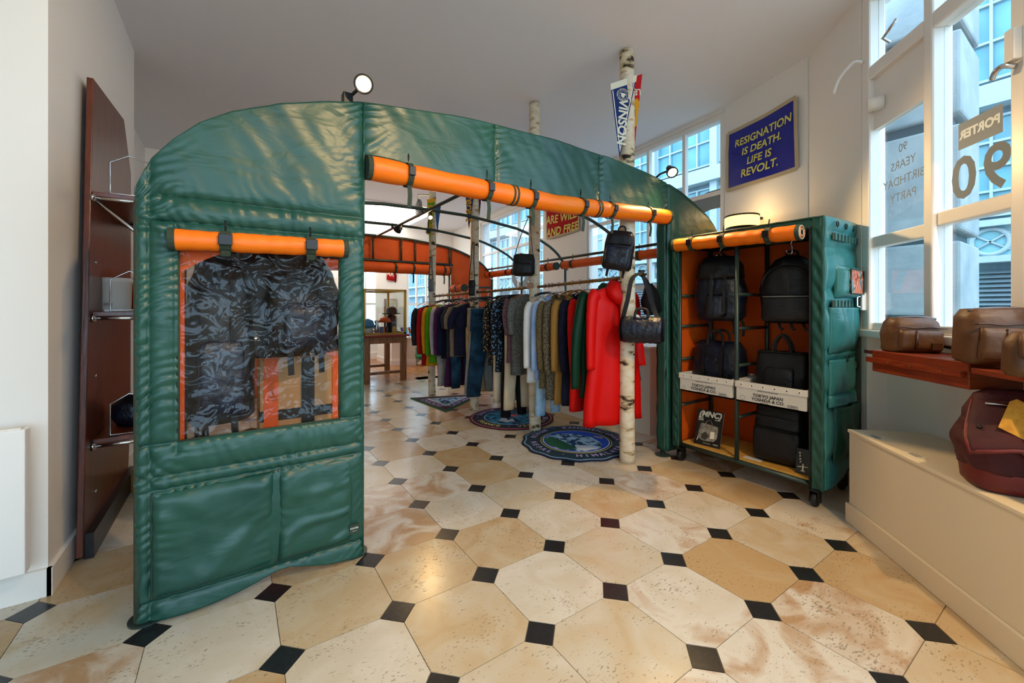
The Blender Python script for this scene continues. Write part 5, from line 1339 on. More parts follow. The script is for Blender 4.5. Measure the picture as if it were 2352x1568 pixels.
cen = (a + b_ + c_ + d_) / 4; rad = ((a - b_).length + (c_ - d_).length) / 4 * 1.04
rot = math.atan2(-sa, ca)
T = Matrix.Translation((cen.x, cen.y, 0)) @ Matrix.Rotation(rot, 4, 'Z')
t, z = rug('round_rug', 'round scalloped rug with mountain picture and HIMALAYA NEPAL lettering', cen, rad, T,
    [(circ(rad, 120, .02, 14), MR['dk'], 'pile'), (circ(rad * .955, 120, .02, 14), MR['sky'], 'border_line'), (circ(rad * .935, 120, .02, 14), MR['teal'], 'border_field'), (circ(rad * .66), MR['gold'], 'dotted_ring'), (circ(rad * .645), MR['dk'], 'inner_ring'), (circ(rad * .62), MR['white'], 'inner_line'), (circ(rad * .60), MR['blue'], 'sky_field')], None)
r6 = rad * .60
def clip_poly(pts, r): 
    out = []
    for x, y in pts:
        l = math.hypot(x, y); out.append((x * r / l, y * r / l) if l > r else (x, y))
    return out
MB(T).prism(clip_poly([(-r6, .1 * r6), (-.72 * r6, .62 * r6), (-.3 * r6, .7 * r6), (.1 * r6, .62 * r6), (.55 * r6, .3 * r6), (.75 * r6, -.3 * r6), (.6 * r6, -.8 * r6), (0, -r6), (-.7 * r6, -.7 * r6)], r6), z, z + .0012).build('mountain', MR['rock'], t)
MB(T).prism(clip_poly([(-r6, .12 * r6), (-.7 * r6, .35 * r6), (-.35 * r6, -.2 * r6), (-.05 * r6, -.75 * r6), (-.5 * r6, -.86 * r6), (-.9 * r6, -.4 * r6)], r6), z + .0012, z + .0024).build('hillside', MR['green'], t)
MB(T).prism(clip_poly([(-.1 * r6, -.45 * r6), (.3 * r6, -.5 * r6), (.55 * r6, -.75 * r6), (.1 * r6, -.97 * r6), (-.1 * r6, -.8 * r6)], r6), z + .0012, z + .0024).build('snowfield', MR['white'], t)
MB(T).prism([(.62 * r6, .42 * r6), (.9 * r6, .28 * r6), (.86 * r6, .16 * r6), (.66 * r6, .3 * r6)], z + .0012, z + .0024).build('cloud', MR['sand'], t)
TT = T @ Matrix.Translation((0, 0, z + .0015 - .002))
for s, a0, a1 in (('HIMALAYA · ', R(285), R(345)), ('NEPAL · ', R(192), R(232)), ('8586M · ', R(138), R(178)),):
    pass
lettering(arc_text('NEPAL · HIMALAYA ·', rad * .80, R(188), R(352), rad * .15, True), TT, MR['pale'], t)
lettering(arc_text('8586M · KANCHENJUNGA', rad * .80, R(165), R(5), rad * .15), TT, MR['pale'], t)
a, b_, c_, d_ = fl(1074, 960), fl(1279, 962), fl(1175, 937), fl(1172, 985)
cen = (a + b_ + c_ + d_) / 4; rad = ((a - b_).length + (c_ - d_).length) / 4
T = Matrix.Translation((cen.x, cen.y, 0)) @ Matrix.Rotation(rot, 4, 'Z')
t, z = rug('round_rug', 'round dark rug with pink rim and FRANCE lettering under the trousers', cen, rad, T,
    [(circ(rad, 96), MR['maroon'], 'pile'), (circ(rad * .96), MR['pink'], 'border_line'), (circ(rad * .935), MR['dk'], 'border_field'), (circ(rad * .66), MR['sky'], 'inner_line'), (circ(rad * .64), MR['rock2'], 'mountain')], None)
MB(T).prism([(-.05 * rad, .05 * rad), (.02 * rad, .22 * rad), (.16 * rad, .2 * rad), (.12 * rad, -.02 * rad)], z, z + .0012).build('pink_motif', MR['pink'], t)
MB(T).prism([(-.3 * rad, -.35 * rad), (-.18 * rad, .05 * rad), (-.08 * rad, -.3 * rad), (.02 * rad, -.15 * rad), (.08 * rad, -.38 * rad), (-.1 * rad, -.46 * rad)], z, z + .0012).build('pale_peak', MR['white'], t)
TT = T @ Matrix.Translation((0, 0, z - .0005))
lettering(arc_text('FRANCE · VERCORS', rad * .80, R(205), R(335), rad * .17, True), TT, MR['gold'], t)
lettering(arc_text('· 2087M', rad * .80, R(185), R(128), rad * .17), TT, MR['pale'], t)
lettering(arc_text('VILLE · EN', rad * .80, R(60), R(-12), rad * .17), TT, MR['pale'], t)
tri = [fl(942, 915), fl(1024, 946), fl(1108, 906)]
cen = (tri[0] + tri[1] + tri[2]) / 3
T = Matrix.Translation((cen.x, cen.y, 0))
def tp(f): return [((q - cen).x * f, (q - cen).y * f) for q in tri]
t, z = rug('triangle_rug', 'triangular rug with green edge and white lettering by the far birch trunks', cen, .5, T, [(tp(1), MR['green'], 'pile'), (tp(.92), MR['maroon'], 'border_field'), (tp(.55), MR['white'], 'inner_field'), (tp(.45), MR['rock'], 'mountain')], None)
e = (tri[1] - tri[0]); ang = math.atan2(e.y, e.x)
m1 = ((tri[0] + tri[1]) / 2 - cen) * .76; m2 = ((tri[1] + tri[2]) / 2 - cen) * .76; e2_ = tri[2] - tri[1]
lettering([('CASCADES', e.length * .11, m1.x, m1.y, .002, 0, ang), ('CALIFORNIA', e.length * .11, m2.x, m2.y, .002, 0, math.atan2(e2_.y, e2_.x))], T @ Matrix.Translation((0, 0, z)), MR['pale'], t)
# ================================================================ LEFT: SHELF UNIT, HEATER
shx = -.655
t = thing('shelf_unit', 'tall dark mahogany shelf unit with chrome rails standing behind the tent panel', 'shelf', (0, 3.5, 0))
# back panel fixed to the wall, shelves on brackets project from it
t['label'] = 'tall dark mahogany shelf panel with three bracketed shelves beside the tent'
b = MB(frame((shx, 0, 0), (0, 1, 0), (0, 0, 1)))
b.prism([(2.98, .02), (4.05, .02), (4.15, .5), (4.17, 2.30), (3.93, 2.62), (3.17, 2.56)], -.014, .014)
b.build('back_panel', M_DWOOD, t, bevel=.004)
bx('plinth_board', M_BLACKM, (shx + .014, shx + .05, 3.0, 4.1, .0, .13), parent=t)
shz = [onX(228, 458, shx).z, onX(228, 715, shx).z, onX(228, 988, shx).z]
SHR = -.375
for z in shz:
    bx('shelf', M_DWOOD, (shx + .014, SHR, 3.14, 4.1, z - .025, z), parent=t, bevel=.003)
    for y in (3.13, 4.05):
        MB().tube([(shx + .014, y, z - .036), (SHR, y, z - .036)], .011, 8).build('bracket_arm', M_STEEL, t, smooth=True)
        MB(frame((shx + .014, y, z - .036), (0, 1, 0), (0, 0, 1))).lathe([(0, 0), (.022, 0), (.022, .01), (.013, .02), (0, .02)], 14).build('bracket_socket', M_STEEL, t, smooth=True)
MB().tube([(shx + .03, 3.13, shz[0] - .05), (shx + .2, 3.13, shz[0] - .21), (SHR, 3.13, shz[0] - .21)], .01, 8).build('brace', M_STEEL, t, smooth=True)
for z in (.28, .92, 1.55): MB(frame((shx + .014, 3.2, z), (0, 1, 0), (0, 0, 1))).lathe([(0, 0), (.012, 0), (.008, .006), (0, .007)], 10).build('screw_cap', M_STEEL, t, smooth=True)
wl = ['chrome wire divider on the top shelf beside the tent', 'chrome wire divider on the middle shelf beside the white tub', 'chrome wire divider on the bottom shelf beside the tent']
struct(bx('trim_3', mat('ochre_board', '8a6a2a', .5), (-.60, -.36, 3.9, 3.93, .0, .16)), 'ochre kick board under the shelves')
for k, z in enumerate(shz):
    b = MB(); y = 3.17; x0 = shx + .08
    hh = .23
    b.tube([(x0, y, z + .006), (x0, y, z + hh * .78), (x0 + .08, y, z + hh), (x0 + .19, y, z + hh * .86), (x0 + .19, y, z + .006)], .0045, 6, closed=True)
    tag(b.build('wire_divider', M_STEEL, smooth=True), wl[k], 'divider', 'wire dividers on the shelves')
# things on the shelves
y = 3.42; z = shz[1]
c = onY(262, 665, y); c.x = min(c.x, -.47)
t = thing('white_tub', 'white plastic tub with printed label on the middle shelf', 'tub', (c.x, y, z))
hh = onY(266, 640, y).z - z
MB(TR(c.x, y, z)).lathe([(0, 0), (.072, 0), (.078, .01), (.082, hh * .86), (.086, hh * .88), (.086, hh), (.08, hh + .004), (0, hh + .004)], 28).build('body', mat('tub_white', 'e3dccf', .5), t, smooth=True)
def wrap_lines(T, r, lines, m, par):
    b = MB(T); b.keepn = True
    for s, sz, a0, zz in lines:
        vs, fs = tmesh(s, sz, 0, 0)
        b.add([(r * math.sin(a0 + p.x / r), -r * math.cos(a0 + p.x / r), zz + p.y) for p in vs], fs)
    return b.build('lettering', m, par)
wrap_lines(TR(c.x, y, z), .0835, [('Made for you', .012, -.3, hh * .72), ('INGREDIENTS', .010, -.3, hh * .62), ('mixed wax', .009, -.3, hh * .53), ('handle with care', .008, -.3, hh * .45), ('500 ml', .012, -.3, hh * .34)] [:0] + [('||||||||', .02, -.15, hh * .22)], M_INK, t)
q = V((-.49, 3.78, z))
t = thing('orange_pouch', 'plain orange fabric pouch leaning behind the white tub', 'pouch', q)
bag_body(TR(*q, .1), [(0, .085, .03, 0), (.02, .10, .04, 0), (.2, .095, .035, 0), (.27, .05, .02, 0)], 4, parent=t, m=M_LINING, wr=.006)
t = tag(bag_body(TR(shx + .15, 3.45, shz[2], 0), [(0, .09, .09, 0), (.05, .115, .12, 0), (.13, .11, .11, 0), (.18, .05, .04, 0)], 2, m=M_NAVY, name='knit_hat'), 'round dark blue knit hat on the bottom shelf', 'hat')
t = tag(MB(TR(shx + .15, 3.5, shz[0], .1)).box(-.1, .1, -.14, .14, 0, .012).build('flat_board', M_DWOOD), 'thin wooden board lying on the top shelf', 'board')
t = tag(MB(TR(shx + .15, 3.26, shz[1], .02)).box(-.10, .08, -.06, .05, 0, .012).build('notebook', M_PAPER), 'pale notebook lying in front of the white tub', 'notebook')
# heater
e = thing('wall_heater', 'white electric panel heater on the left wall', 'heater', (-1.1, 2.66, .08))
hx = onY(62, 1000, 2.62).x; hz = onY(40, 988, 2.60).z
bx('body', M_TRIM, (-1.6, hx, 2.60, 2.66, .17, hz), parent=e, bevel=.006)
bx('bracket', M_SOCKET, (-1.4, hx - .06, 2.66, 2.712, .25, hz - .08), parent=e)
bx('vent', M_SOCKET, (-1.5, hx - .02, 2.615, 2.635, hz, hz + .004), parent=e)
bx('top_control', M_WHITE, (hx - .09, hx - .015, 2.61, 2.65, hz, hz + .006), parent=e)

# ================================================================ BEHIND THE CLEAR WINDOW
def box_thing(name, label, x0, x1, y0, y1, z0, z1):
    t = thing(name, label, 'box', ((x0 + x1) / 2, (y0 + y1) / 2, z0), 'cardboard boxes inside the tent')
    bx('carton', M_CARD, (x0, x1, y0, y1, z0, z1), parent=t, bevel=.004)
    for z in (z0 + (z1 - z0) * .30,): bx('black_tape', M_BLKW, (x0 - .002, x1 + .002, y0 - .003, y0 + .1, z, z + .06), parent=t)
    bx('black_tape', M_BLKW, (x0 + (x1 - x0) * .42, x0 + (x1 - x0) * .56, y0 - .004, y0 + .1, z0, z1 + .001), parent=t)
    bx('orange_strap', M_LINING, (x0 + .02, x0 + .09, y0 - .006, y1 + .002, z0, z1 + .003), parent=t)
    bx('orange_strap', M_LINING, (x1 - .12, x1 - .05, y0 - .006, y1 + .002, z0, z1 + .003), parent=t)
    return t
box_thing('cardboard_box', 'lower cardboard carton with black tape inside the tent', .12, .62, 2.72, 3.08, 0.002, .5)
box_thing('cardboard_box', 'upper cardboard carton with orange straps seen through the clear window', .12, .62, 2.72, 3.08, .504, 1.0)
def hung(name, label, x, w, z0, z1, seed, dep=.11):
    t = thing(name, label, 'bag', (x, 2.58, z0)); T = TR(x, 2.58, z0, .1); hh = z1 - z0
    bag_body(T, [(0, w * .8, dep * .7, 0), (.03, w * .96, dep, 0), (hh * .5, w, dep * 1.05, 0), (hh * .85, w * .88, dep * .9, 0), (hh, w * .6, dep * .5, 0)], 3, parent=t, m=M_BLK, wr=.02, seed=seed)
    for s_ in (-1, 1): rope(T, [(s_ * w * .5, 0, hh * .9), (s_ * w * .35, 0, hh + (1.9 - z1) * .5), (0, 0, 1.9 - z0 + .02)], .012, t)
    for sx in (-w * .45, w * .35): web(T, [(sx, -dep * .9, hh * .9), (sx, -dep * 1.12, hh * .5), (sx, -dep * 1.05, .03), (sx + .01, -dep * .8, -.10)], .03, .004, (1, 0, 0), t)
    bag_body(T, [(.05, w * .6, .02, -dep), (.08, w * .64, .035, -dep * 1.05), (hh * .45, w * .64, .035, -dep * 1.05), (hh * .52, w * .55, .02, -dep)], 4, parent=t, m=M_NAVY, name='pocket', wr=.01, seed=seed + 2)
    return t
hung('hanging_duffel', 'big black duffel hanging in the middle of the clear tent window', .32, .19, 1.04, 1.58, 31)
hung('hanging_tote', 'tall black tote hanging at the left of the clear tent window', -.06, .15, .72, 1.52, 41, .09)
t = thing('added_dark_bag', 'added wide black garment bag darkening the view behind the duffel in the tent', 'bag', (.15, 2.68, .62))  # invented bag, put in so the view through the clear window turns dark
bag_body(TR(.15, 2.68, 1.02), [(0, .30, .012, 0), (.02, .32, .016, 0), (.45, .32, .018, 0), (.68, .25, .016, 0), (.76, .05, .01, 0)], 3, parent=t, m=M_BLK, wr=.01, seed=51)
MB().tube([(.15, 2.68, 1.76), (.15, 2.63, 1.88), (.15, 2.58, 1.92)], .004, 6).build('hook', M_STEEL, t)
MB().tube([(TX0 + .05, 2.58, 1.90), (.62, 2.58, 1.90)], .014, 8).build('hang_rail', M_PIPE, tent, smooth=True)
bx('inner_flap', M_LINING, (-.25, -.185, 2.36, 2.37, .1, 1.75), parent=tent)

# ================================================================ RIGHT: PLATFORM, TRAY, BAGS
PZ = .561
b = MB(TD)
t = thing('window_platform', 'cream painted display platform under the shop window', 'platform', DP(1.9, 0, -.1))
MB(TD).box(.6, 2.858, -.298, .118, 0, PZ - .018).build('body', M_PLAT, t)
MB(TD).box(.6, 2.864, -.306, .119, PZ - .018, PZ).build('top_board', M_PLAT, t, bevel=.003)
MB(TD).box(.6, 2.872, -.314, -.298, 0, .115).build('skirting', M_PLAT, t, bevel=.004)
MB(TD).box(2.858, 2.872, -.298, .118, 0, .115).build('skirting', M_PLAT, t, bevel=.004)
struct(MB(TD).box(.6, 2.7, .10, .12, PZ, PZ + .05).build('trim_2', M_TRIM, bevel=.01), 'white moulding behind the platform')
for k, (px, py) in enumerate(((2010, 1004), (2100, 1046))):
    q = fl(px, py, PZ)
    lt = thing('price_label', 'small white printed card on the platform, ' + ('nearest the rack' if k == 0 else 'nearest the burgundy rucksack'), 'card', (q.x, q.y, PZ), 'cards on the platform')
    T = frame((q.x, q.y, PZ + .0015), (-1, -1, 0), (1, -1, 0))
    MB(T).box(-.045, .045, -.03, .03, -.001, .0006).build('card', M_PAPER, lt)
    for q_, (w_, y_) in enumerate(((.02, .019), (.034, .010), (.036, .003), (.030, -.004), (.034, -.011))): MB(T).box(-w_, w_, y_ - .0016, y_ + .0016, .0007, .001).build('printed_line', M_INK, lt)
# wall-hung wooden tray
tz = 1.06
t = thing('wooden_ledge', 'red teak wall ledge with angled end and wooden batten, carrying brown bags', 'shelf', (2.9, .55, .94))
poly = [(3.01, .81), (2.668, .387), (2.87, .252), (2.905, .287), (3.215, .617)]
MB().prism(poly, .94, tz).build('body', M_RWOOD, t, bevel=.004)
e = (V((2.668, .387, 0)) - V((3.01, .81, 0))); n_ = V((e.y, -e.x, 0)).normalized(); n_ = n_ if n_.x < 0 else -n_
a, b_ = V((3.01, .81, 0)) + n_ * .010, V((2.668, .387, 0)) + n_ * .010
bt = MB().strap([V((a.x, a.y, 1.005)) - e * .04, V((b_.x, b_.y, 1.005)) - e * .03], .028, .016, (0, 0, 1)).build('batten', M_RWOOD, t)
for f in (.25, .5, .8):
    c = a.lerp(b_, f); MB().tube([V((c.x, c.y, 1.005)) + n_ * .006, V((c.x, c.y, 1.005)) + n_ * .011], .005, 8).build('screw', M_BRASS, bt)
MB().prism([(3.215, .63), (3.02, .825), (3.06, .86), (3.25, .66)], 1.035, 1.055).build('end_board', mat('dark_board', '4a1d18', .4), t)
bd = tag(MB(TD).box(1.55, 2.14, -.22, .03, 1.015, 1.04).build('wooden_board', M_RWOOD, bevel=.003), 'reddish wooden board jutting out beside the ledge at the right edge', 'board')
# price sheet on the ledge
q = fl(2270, 828, tz)
tag(MB(TR(2.83, .38, tz + .0008, R(50))).box(-.09, .05, -.02, .02, 0, .001).build('price_sheet', M_PAPER), 'white sheet of paper lying on the wooden ledge', 'paper')
# brown belt bag
c = at(2090, 800, 2.30); 
def brown_bag(name, label, loc, rz, w, d, h, pleats, seed, m=M_BROWN):
    t = thing(name, label, 'bag', loc)
    T = TR(loc[0], loc[1], loc[2], rz)
    bag_body(T, [(0, w * .92, d * .85, 0), (.012, w, d, 0), (h * .55, w * 1.0, d, 0), (h * .85, w * .93, d * .88, 0), (h, w * .78, d * .6, 0)], 4, parent=t, m=m, wr=.010, ws=12, seed=seed)
    bag_body(T, [(.012, w * .78, .012, -d * .97), (.03, w * .82, .028, -d * .97), (h * .60, w * .8, .024, -d * .97), (h * .66, w * .76, .01, -d * .95)], 5, parent=t, m=m, name='pocket', wr=.007, ws=14, seed=seed + 1)
    MB(T).tube([(w * (-.95 + 1.9 * k / 12), -d * 1.0 - .004, h * .72 + .003 * math.sin(k)) for k in range(13)], .004, 6).build('seam', M_BROWN2, t, smooth=True)
    MB(T).tube([(w * (-.85 + 1.7 * k / 12), -d * .35, h * .965 + .012 * (1 - (k / 6 - 1) ** 2)) for k in range(13)], .006, 6).build('zip', mat('steel_zip', '6a6a72', .35, metal=.7), t, smooth=True)
    for f in pleats: MB(T).tube([(w * f, -d * 1.0 - .026, .02), (w * (f + .03), -d * 1.0 - .03, h * .35), (w * (f + .08), -d * 1.0 - .02, h * .64)], .006, 6).build('pleat', M_BROWN2, t, smooth=True)
    MB(T).box(w * .25, w * .62, -d - .032, -d - .024, h * .12, h * .30).build('maker_label', M_BROWN2, t)
    return t, T
g1, T1 = brown_bag('belt_bag', 'brown padded belt bag with buckled side strap on the wooden ledge', (3.05, .66, tz), R(-47), .115, .085, .185, (-.35,), 3)
web(T1, [(.10, .02, .07), (.13, .05, .07), (.18, .08, .04), (.26, .08, .02)], .03, .005, (0, 0, 1), g1, M_BROWN2)
MB(T1).box(.108, .135, -.02, .04, .045, .095).build('buckle', mat('brown_buckle', '7a4a1a', .4), g1, bevel=.004)
web(T1, [(.10, .08, .12), (.16, .10, .10), (.24, .10, .03)], .035, .006, (0, 1, .5), g1, M_BROWN2)
g2, T2 = brown_bag('camera_case', 'large tan shoulder bag with pleated pockets on the wooden ledge', (2.755, .32, tz), R(-52), .13, .088, .235, (-.28,), 9)
web(T2, [(.06, -.10, .243), (.11, -.125, .215), (.15, -.12, .13), (.165, -.08, .10)], .06, .008, (1, 0, .4), g2, M_BROWN)
g3 = thing('leather_pouch', 'tan leather pouch with rounded flap at the right edge of the picture', 'bag', tuple(at(2372, 855, 1.58)[:2]) + (1.041,))
q = at(2372, 800, 1.55)
T3 = TR(q.x, q.y, 1.041, R(-52))
bag_body(T3, [(0, .07, .04, 0), (.02, .08, .05, 0), (.13, .075, .05, 0), (.17, .05, .03, 0)], 3, parent=g3, m=M_BROWN, wr=.005)
bag_body(T3, [(.07, .06, .012, -.052), (.08, .07, .014, -.055), (.14, .07, .014, -.052), (.16, .06, .01, -.04)], 3, parent=g3, m=M_BROWN, name='flap', wr=.003)
MB(T3).lathe([(0, 0), (.007, 0), (.005, .004), (0, .005)], 10, axis=Matrix.Rotation(R(90), 3, 'X'), o=(0, -.068, .09)).build('snap', M_BRASS, g3, smooth=True)
# burgundy rucksack: leather base, crumpled body, flap lid with zip, snap and tag
loc = (2.665, .22, PZ)
t = thing('burgundy_rucksack', 'burgundy canvas rucksack with red leather base and kraft tag on the platform', 'backpack', loc)
T = TR(*loc, R(-62))
bag_body(T, [(0, .17, .105, 0), (.012, .185, .125, 0), (.075, .19, .13, 0), (.085, .19, .13, 0)], 4, parent=t, m=M_BURG2, name='leather_base', wr=.004, seed=2)
b = MB(T); loops = []
for k_ in range(15):
    z = .078 + .19 * k_ / 14; f = math.sin(PI * k_ / 14)
    lp = sup(.191 + .012 * f, .131 + .012 * f, 3.4, 56, 0, 0, z)
    loops.append([p + V((p.x, p.y * 1.4, 0)).normalized() * (.013 * math.sin(9 * math.atan2(p.y, p.x) + 30 * z + 5 * nz3(p.x, p.y, z, 9)) * f + .012 * nz3(p.x, p.y, z, 13)) for p in lp])
b.loft(loops).build('body', M_BURG, t, smooth=True)
def lid(u, v, off=0.):
    w_ = .215 * (1 - .55 * max(0, v - .15) ** 1.1) * (1 - .05 * math.cos(PI * u)); e_ = 1 - abs(u) ** 6
    z = .20 + .165 * max(0, v) ** .75 - .035 * abs(u) ** 3 * (1 - v) + .010 * nz3(u * 3, v * 4, 2) + .02 * e_ * math.sin(PI * min(1, v))
    y = -.185 + .25 * v + .03 * abs(u) ** 4
    n_ = V((0, -.62, .78)); return V((w_ * u, y, z)) + n_ * off
MB(T).grid(lambda a_, c_: lid(2 * a_ - 1, c_), 40, 30).build('lid_flap', M_BURG, t, smooth=True, solid=.012)
rim = [lid(-1, .9 - .9 * k_ / 8) for k_ in range(8)] + [lid(-1 + 2 * k_ / 24, 0) for k_ in range(25)] + [lid(1, .9 * (k_ + 1) / 8) for k_ in range(8)]
MB(T).tube(rim, .009, 8).build('flap_binding', M_BURG2, t, smooth=True)
bag_body(T, [(.22, .18, .09, .03), (.30, .17, .08, .05), (.37, .13, .05, .07), (.39, .10, .03, .07)], 3, parent=t, m=M_BURG, name='back_panel', wr=.01, seed=8)
MB(T).tube([lid(-.80 + .55 * k_ / 10, .66 - .05 * k_ / 10, .012) for k_ in range(11)], .0065, 6).build('zip', M_STEEL, t, smooth=True)
MB(T).tube([lid(-.25, .60, .014), lid(-.30, .52, .016), lid(-.34, .45, .016)], .008, 6, flat=.4).build('zip_pull', M_STEEL, t, smooth=True)
MB(T).strap([lid(-.2 + 1.1 * k_ / 8, .86, .010) for k_ in range(9)], .055, .008, (0, .7, .5)).build('grab_strip', M_BURG2, t)
p_ = lid(-.86, .26, .010); MB(T).lathe([(0, 0), (.009, 0), (.006, .006), (0, .007)], 12, axis=Matrix.Rotation(R(52), 3, 'X'), o=p_).build('snap', M_BLACKM, t, smooth=True)
MB(T).tube([(-.10, -.172, .20), (-.07, -.18, .165), (-.02, -.18, .12)], .006, 6).build('cord_lock', M_BRASS, t, smooth=True)
web(T, [(-.07, -.165, .19), (-.05, -.175, .15), (0, -.172, .10)], .018, .004, (1, 0, 0), t, M_BURG)
p_ = lid(-.42, .34, .024)
TG = T @ frame(p_, (.80, -.22, -.46), (.42, .45, .70))
tg = MB(TG).prism([(-.036, -.075), (.036, -.075), (.036, .05), (.022, .072), (-.022, .072), (-.036, .05)], 0, .0025).build('kraft_tag', M_TAG, t)
MB(TG).tube([(0, .06, .003), (.015, .10, .006), (.03, .13, .0)], .0025, 5).build('tag_string', M_CREAM, tg)

for (x0, y0, y1, lab) in ((3.5, 2.7, 3.28, 'white window bench behind the red raincoat'), (3.37, 3.49, 5.4, 'long white window bench behind the clothes rail')):
    t = thing('window_bench', lab, 'bench', ((x0 + 4.3) / 2, (y0 + y1) / 2, 0))
    xe = 4.36
    bx('body', M_WHITE, (x0, xe, y0, y1, 0, .87), parent=t); bx('top_board', M_WHITE, (x0 - .01, xe, y0 - .01, y1, .87, .90), parent=t, bevel=.003)
# ================================================================ FAR ROOM
TYF = 7.25; tx0, tx1 = 1.55, 2.58
t = thing('display_table', 'oak table with red-edged top carrying the glass case in the far room', 'table', (2.1, 7.7, 0))
bx('table_top', mat('red_edge_wood', '7a1f12', .35), (tx0 - .04, tx1 + .04, TYF - .05, 8.35, .785, .825), parent=t, bevel=.006)
bx('apron', M_OAK, (tx0, tx1, TYF, 8.3, .67, .785), parent=t)
for x in (tx0, onY(838, 800, TYF).x, tx1 - .09):
    for y in (TYF, 8.2): bx('leg', M_OAK, (x, x + .09, y, y + .09, 0, .67), parent=t)
bx('stretcher', M_OAK, (tx0 + .09, tx1 - .09, TYF + .02, TYF + .07, .13, .18), parent=t); bx('stretcher', M_OAK, (tx0 + .09, tx1 - .09, 8.22, 8.27, .13, .18), parent=t)
t = thing('glass_case', 'brass framed glass display case on the oak table', 'display case', (2.1, 7.75, .825))
cz0, cz1 = .826, 1.60
for x in (onY(836, 700, TYF).x, tx1 - .02):
    for y in (TYF + .02, 8.26): bx('corner_post', M_BRASS, (x - .02, x + .02, y - .02, y + .02, cz0, cz1), parent=t)
xa = onY(836, 700, TYF).x
for z in (cz0 + .012, cz1):
    bx('frame_rail', M_BRASS, (xa - .02, tx1, TYF, TYF + .04, z - .012, z + .02), parent=t); bx('frame_rail', M_BRASS, (xa - .02, tx1, 8.24, 8.28, z - .012, z + .02), parent=t)
    bx('frame_rail', M_BRASS, (xa - .02, xa + .02, TYF + .04, 8.24, z - .012, z + .02), parent=t); bx('frame_rail', M_BRASS, (tx1 - .04, tx1, TYF + .04, 8.24, z - .012, z + .02), parent=t)
bx('glass_pane', M_CASE, (xa, tx1 - .02, TYF + .018, TYF + .022, cz0 + .03, cz1 - .012), parent=t); bx('glass_pane', M_CASE, (tx1 - .022, tx1 - .018, TYF + .04, 8.24, cz0 + .03, cz1 - .012), parent=t)
bx('glass_pane', M_CASE, (xa, tx1 - .02, 8.256, 8.26, cz0 + .03, cz1 - .012), parent=t); bx('glass_top', M_CASE, (xa, tx1 - .02, TYF + .04, 8.24, cz1 + .005, cz1 + .01), parent=t)
zc = cz0 + .001
def small(name, label, cat, px, y, m, prof, n=16, grp='things in the glass case'):
    x = onY(px, 740, y).x
    return tag(MB(TR(x, y, zc)).lathe(prof, n).build(name, m, smooth=True), label, cat, grp)
t = thing('hat_stand', 'dark stand with a black hat in the glass case', 'hat stand', (onY(899, 740, 7.7).x, 7.7, zc), 'things in the glass case')
x = onY(899, 740, 7.7).x
MB(TR(x, 7.7, zc)).lathe([(0, 0), (.10, 0), (.10, .02), (.09, .30), (.05, .34), (0, .34)], 18).build('bust', M_NAVY, t, smooth=True)
MB(TR(x, 7.7, zc + .34)).lathe([(.0, .0), (.16, .01), (.17, .025), (.11, .03), (.10, .10), (.06, .15), (0, .15)], 20).build('hat', M_BLK, t, smooth=True)
small('orange_hat', 'orange brimless hat in the glass case', 'hat', 884, 7.6, M_LINING, [(0, .20), (.10, .20), (.11, .22), (.08, .28), (0, .31)])
small('display_stand', 'thin stand under the orange hat', 'stand', 884, 7.6, M_BLACKM, [(0, 0), (.05, 0), (.05, .01), (.012, .02), (.012, .198), (0, .198)])
small('blue_hat', 'pale blue hat in the left of the glass case', 'hat', 845, 7.55, mat('blue_cotton', '4a86b0', .8), [(0, .12), (.11, .12), (.12, .15), (.09, .24), (0, .28)])
small('white_plinth', 'white block under the pale blue hat', 'plinth', 845, 7.55, M_WHITE, [(0, 0), (.09, 0), (.09, .118), (0, .118)], 4)
small('silver_figure', 'silver crumpled ornament in the glass case', 'ornament', 865, 7.6, M_STEEL, [(0, 0), (.06, .0), (.03, .05), (.07, .10), (.02, .17), (.05, .22), (0, .26)], 9)
for k, (px, c_) in enumerate(((876, '1f5fa8'), (880, 'e07a1a'), (886, '20324a'), (905, 'c89a2a'))):
    small('small_canister', ('blue', 'orange', 'navy', 'gold')[k] + ' little canister at the front of the glass case', 'canister', px, 7.42, mat('canister_%d' % k, c_, .5), [(0, 0), (.032, 0), (.035, .01), (.035, .10), (.025, .115), (.025, .13), (0, .13)], 14)
# white counter with socks
cq = fl(955, 842); cY = 8.95
zC = onY(930, 775, cY).z
t = thing('white_counter', 'white counter carrying colourful socks in the far room', 'counter', (3.4, 9.3, 0))
cx0, cx1 = onY(908, 800, cY).x, onY(955, 800, cY).x
MB().prism([(cx0, cY + .25), (cx1, cY), (cx1 + .5, cY + .35), (cx1 + .5, 10.3), (cx0, 10.3)], 0, zC - .03).build('body', M_WHITE, t)
MB().prism([(cx0 - .03, cY + .23), (cx1, cY - .03), (cx1 + .53, cY + .33), (cx1 + .53, 10.3), (cx0 - .03, 10.3)], zC - .03, zC).build('top', M_WHITE, t)
MB().prism([(cx0 - .02, cY + .235), (cx1, cY - .02), (cx1 + .52, cY + .34), (cx1 + .52, 10.3), (cx0 - .02, 10.3)], 0, .12).build('skirting', M_TRIM, t)
cols = [('yellow', 'd8c81a'), ('red', 'c01f2a'), ('white', 'e6e6e2'), ('purple', '4a2a7a'), ('sky blue', '3a9ad0'), ('brown', '7a4a2a'), ('green', '1f7a4a'), ('navy', '1a2a5a'), ('orange', 'e07a1a')]
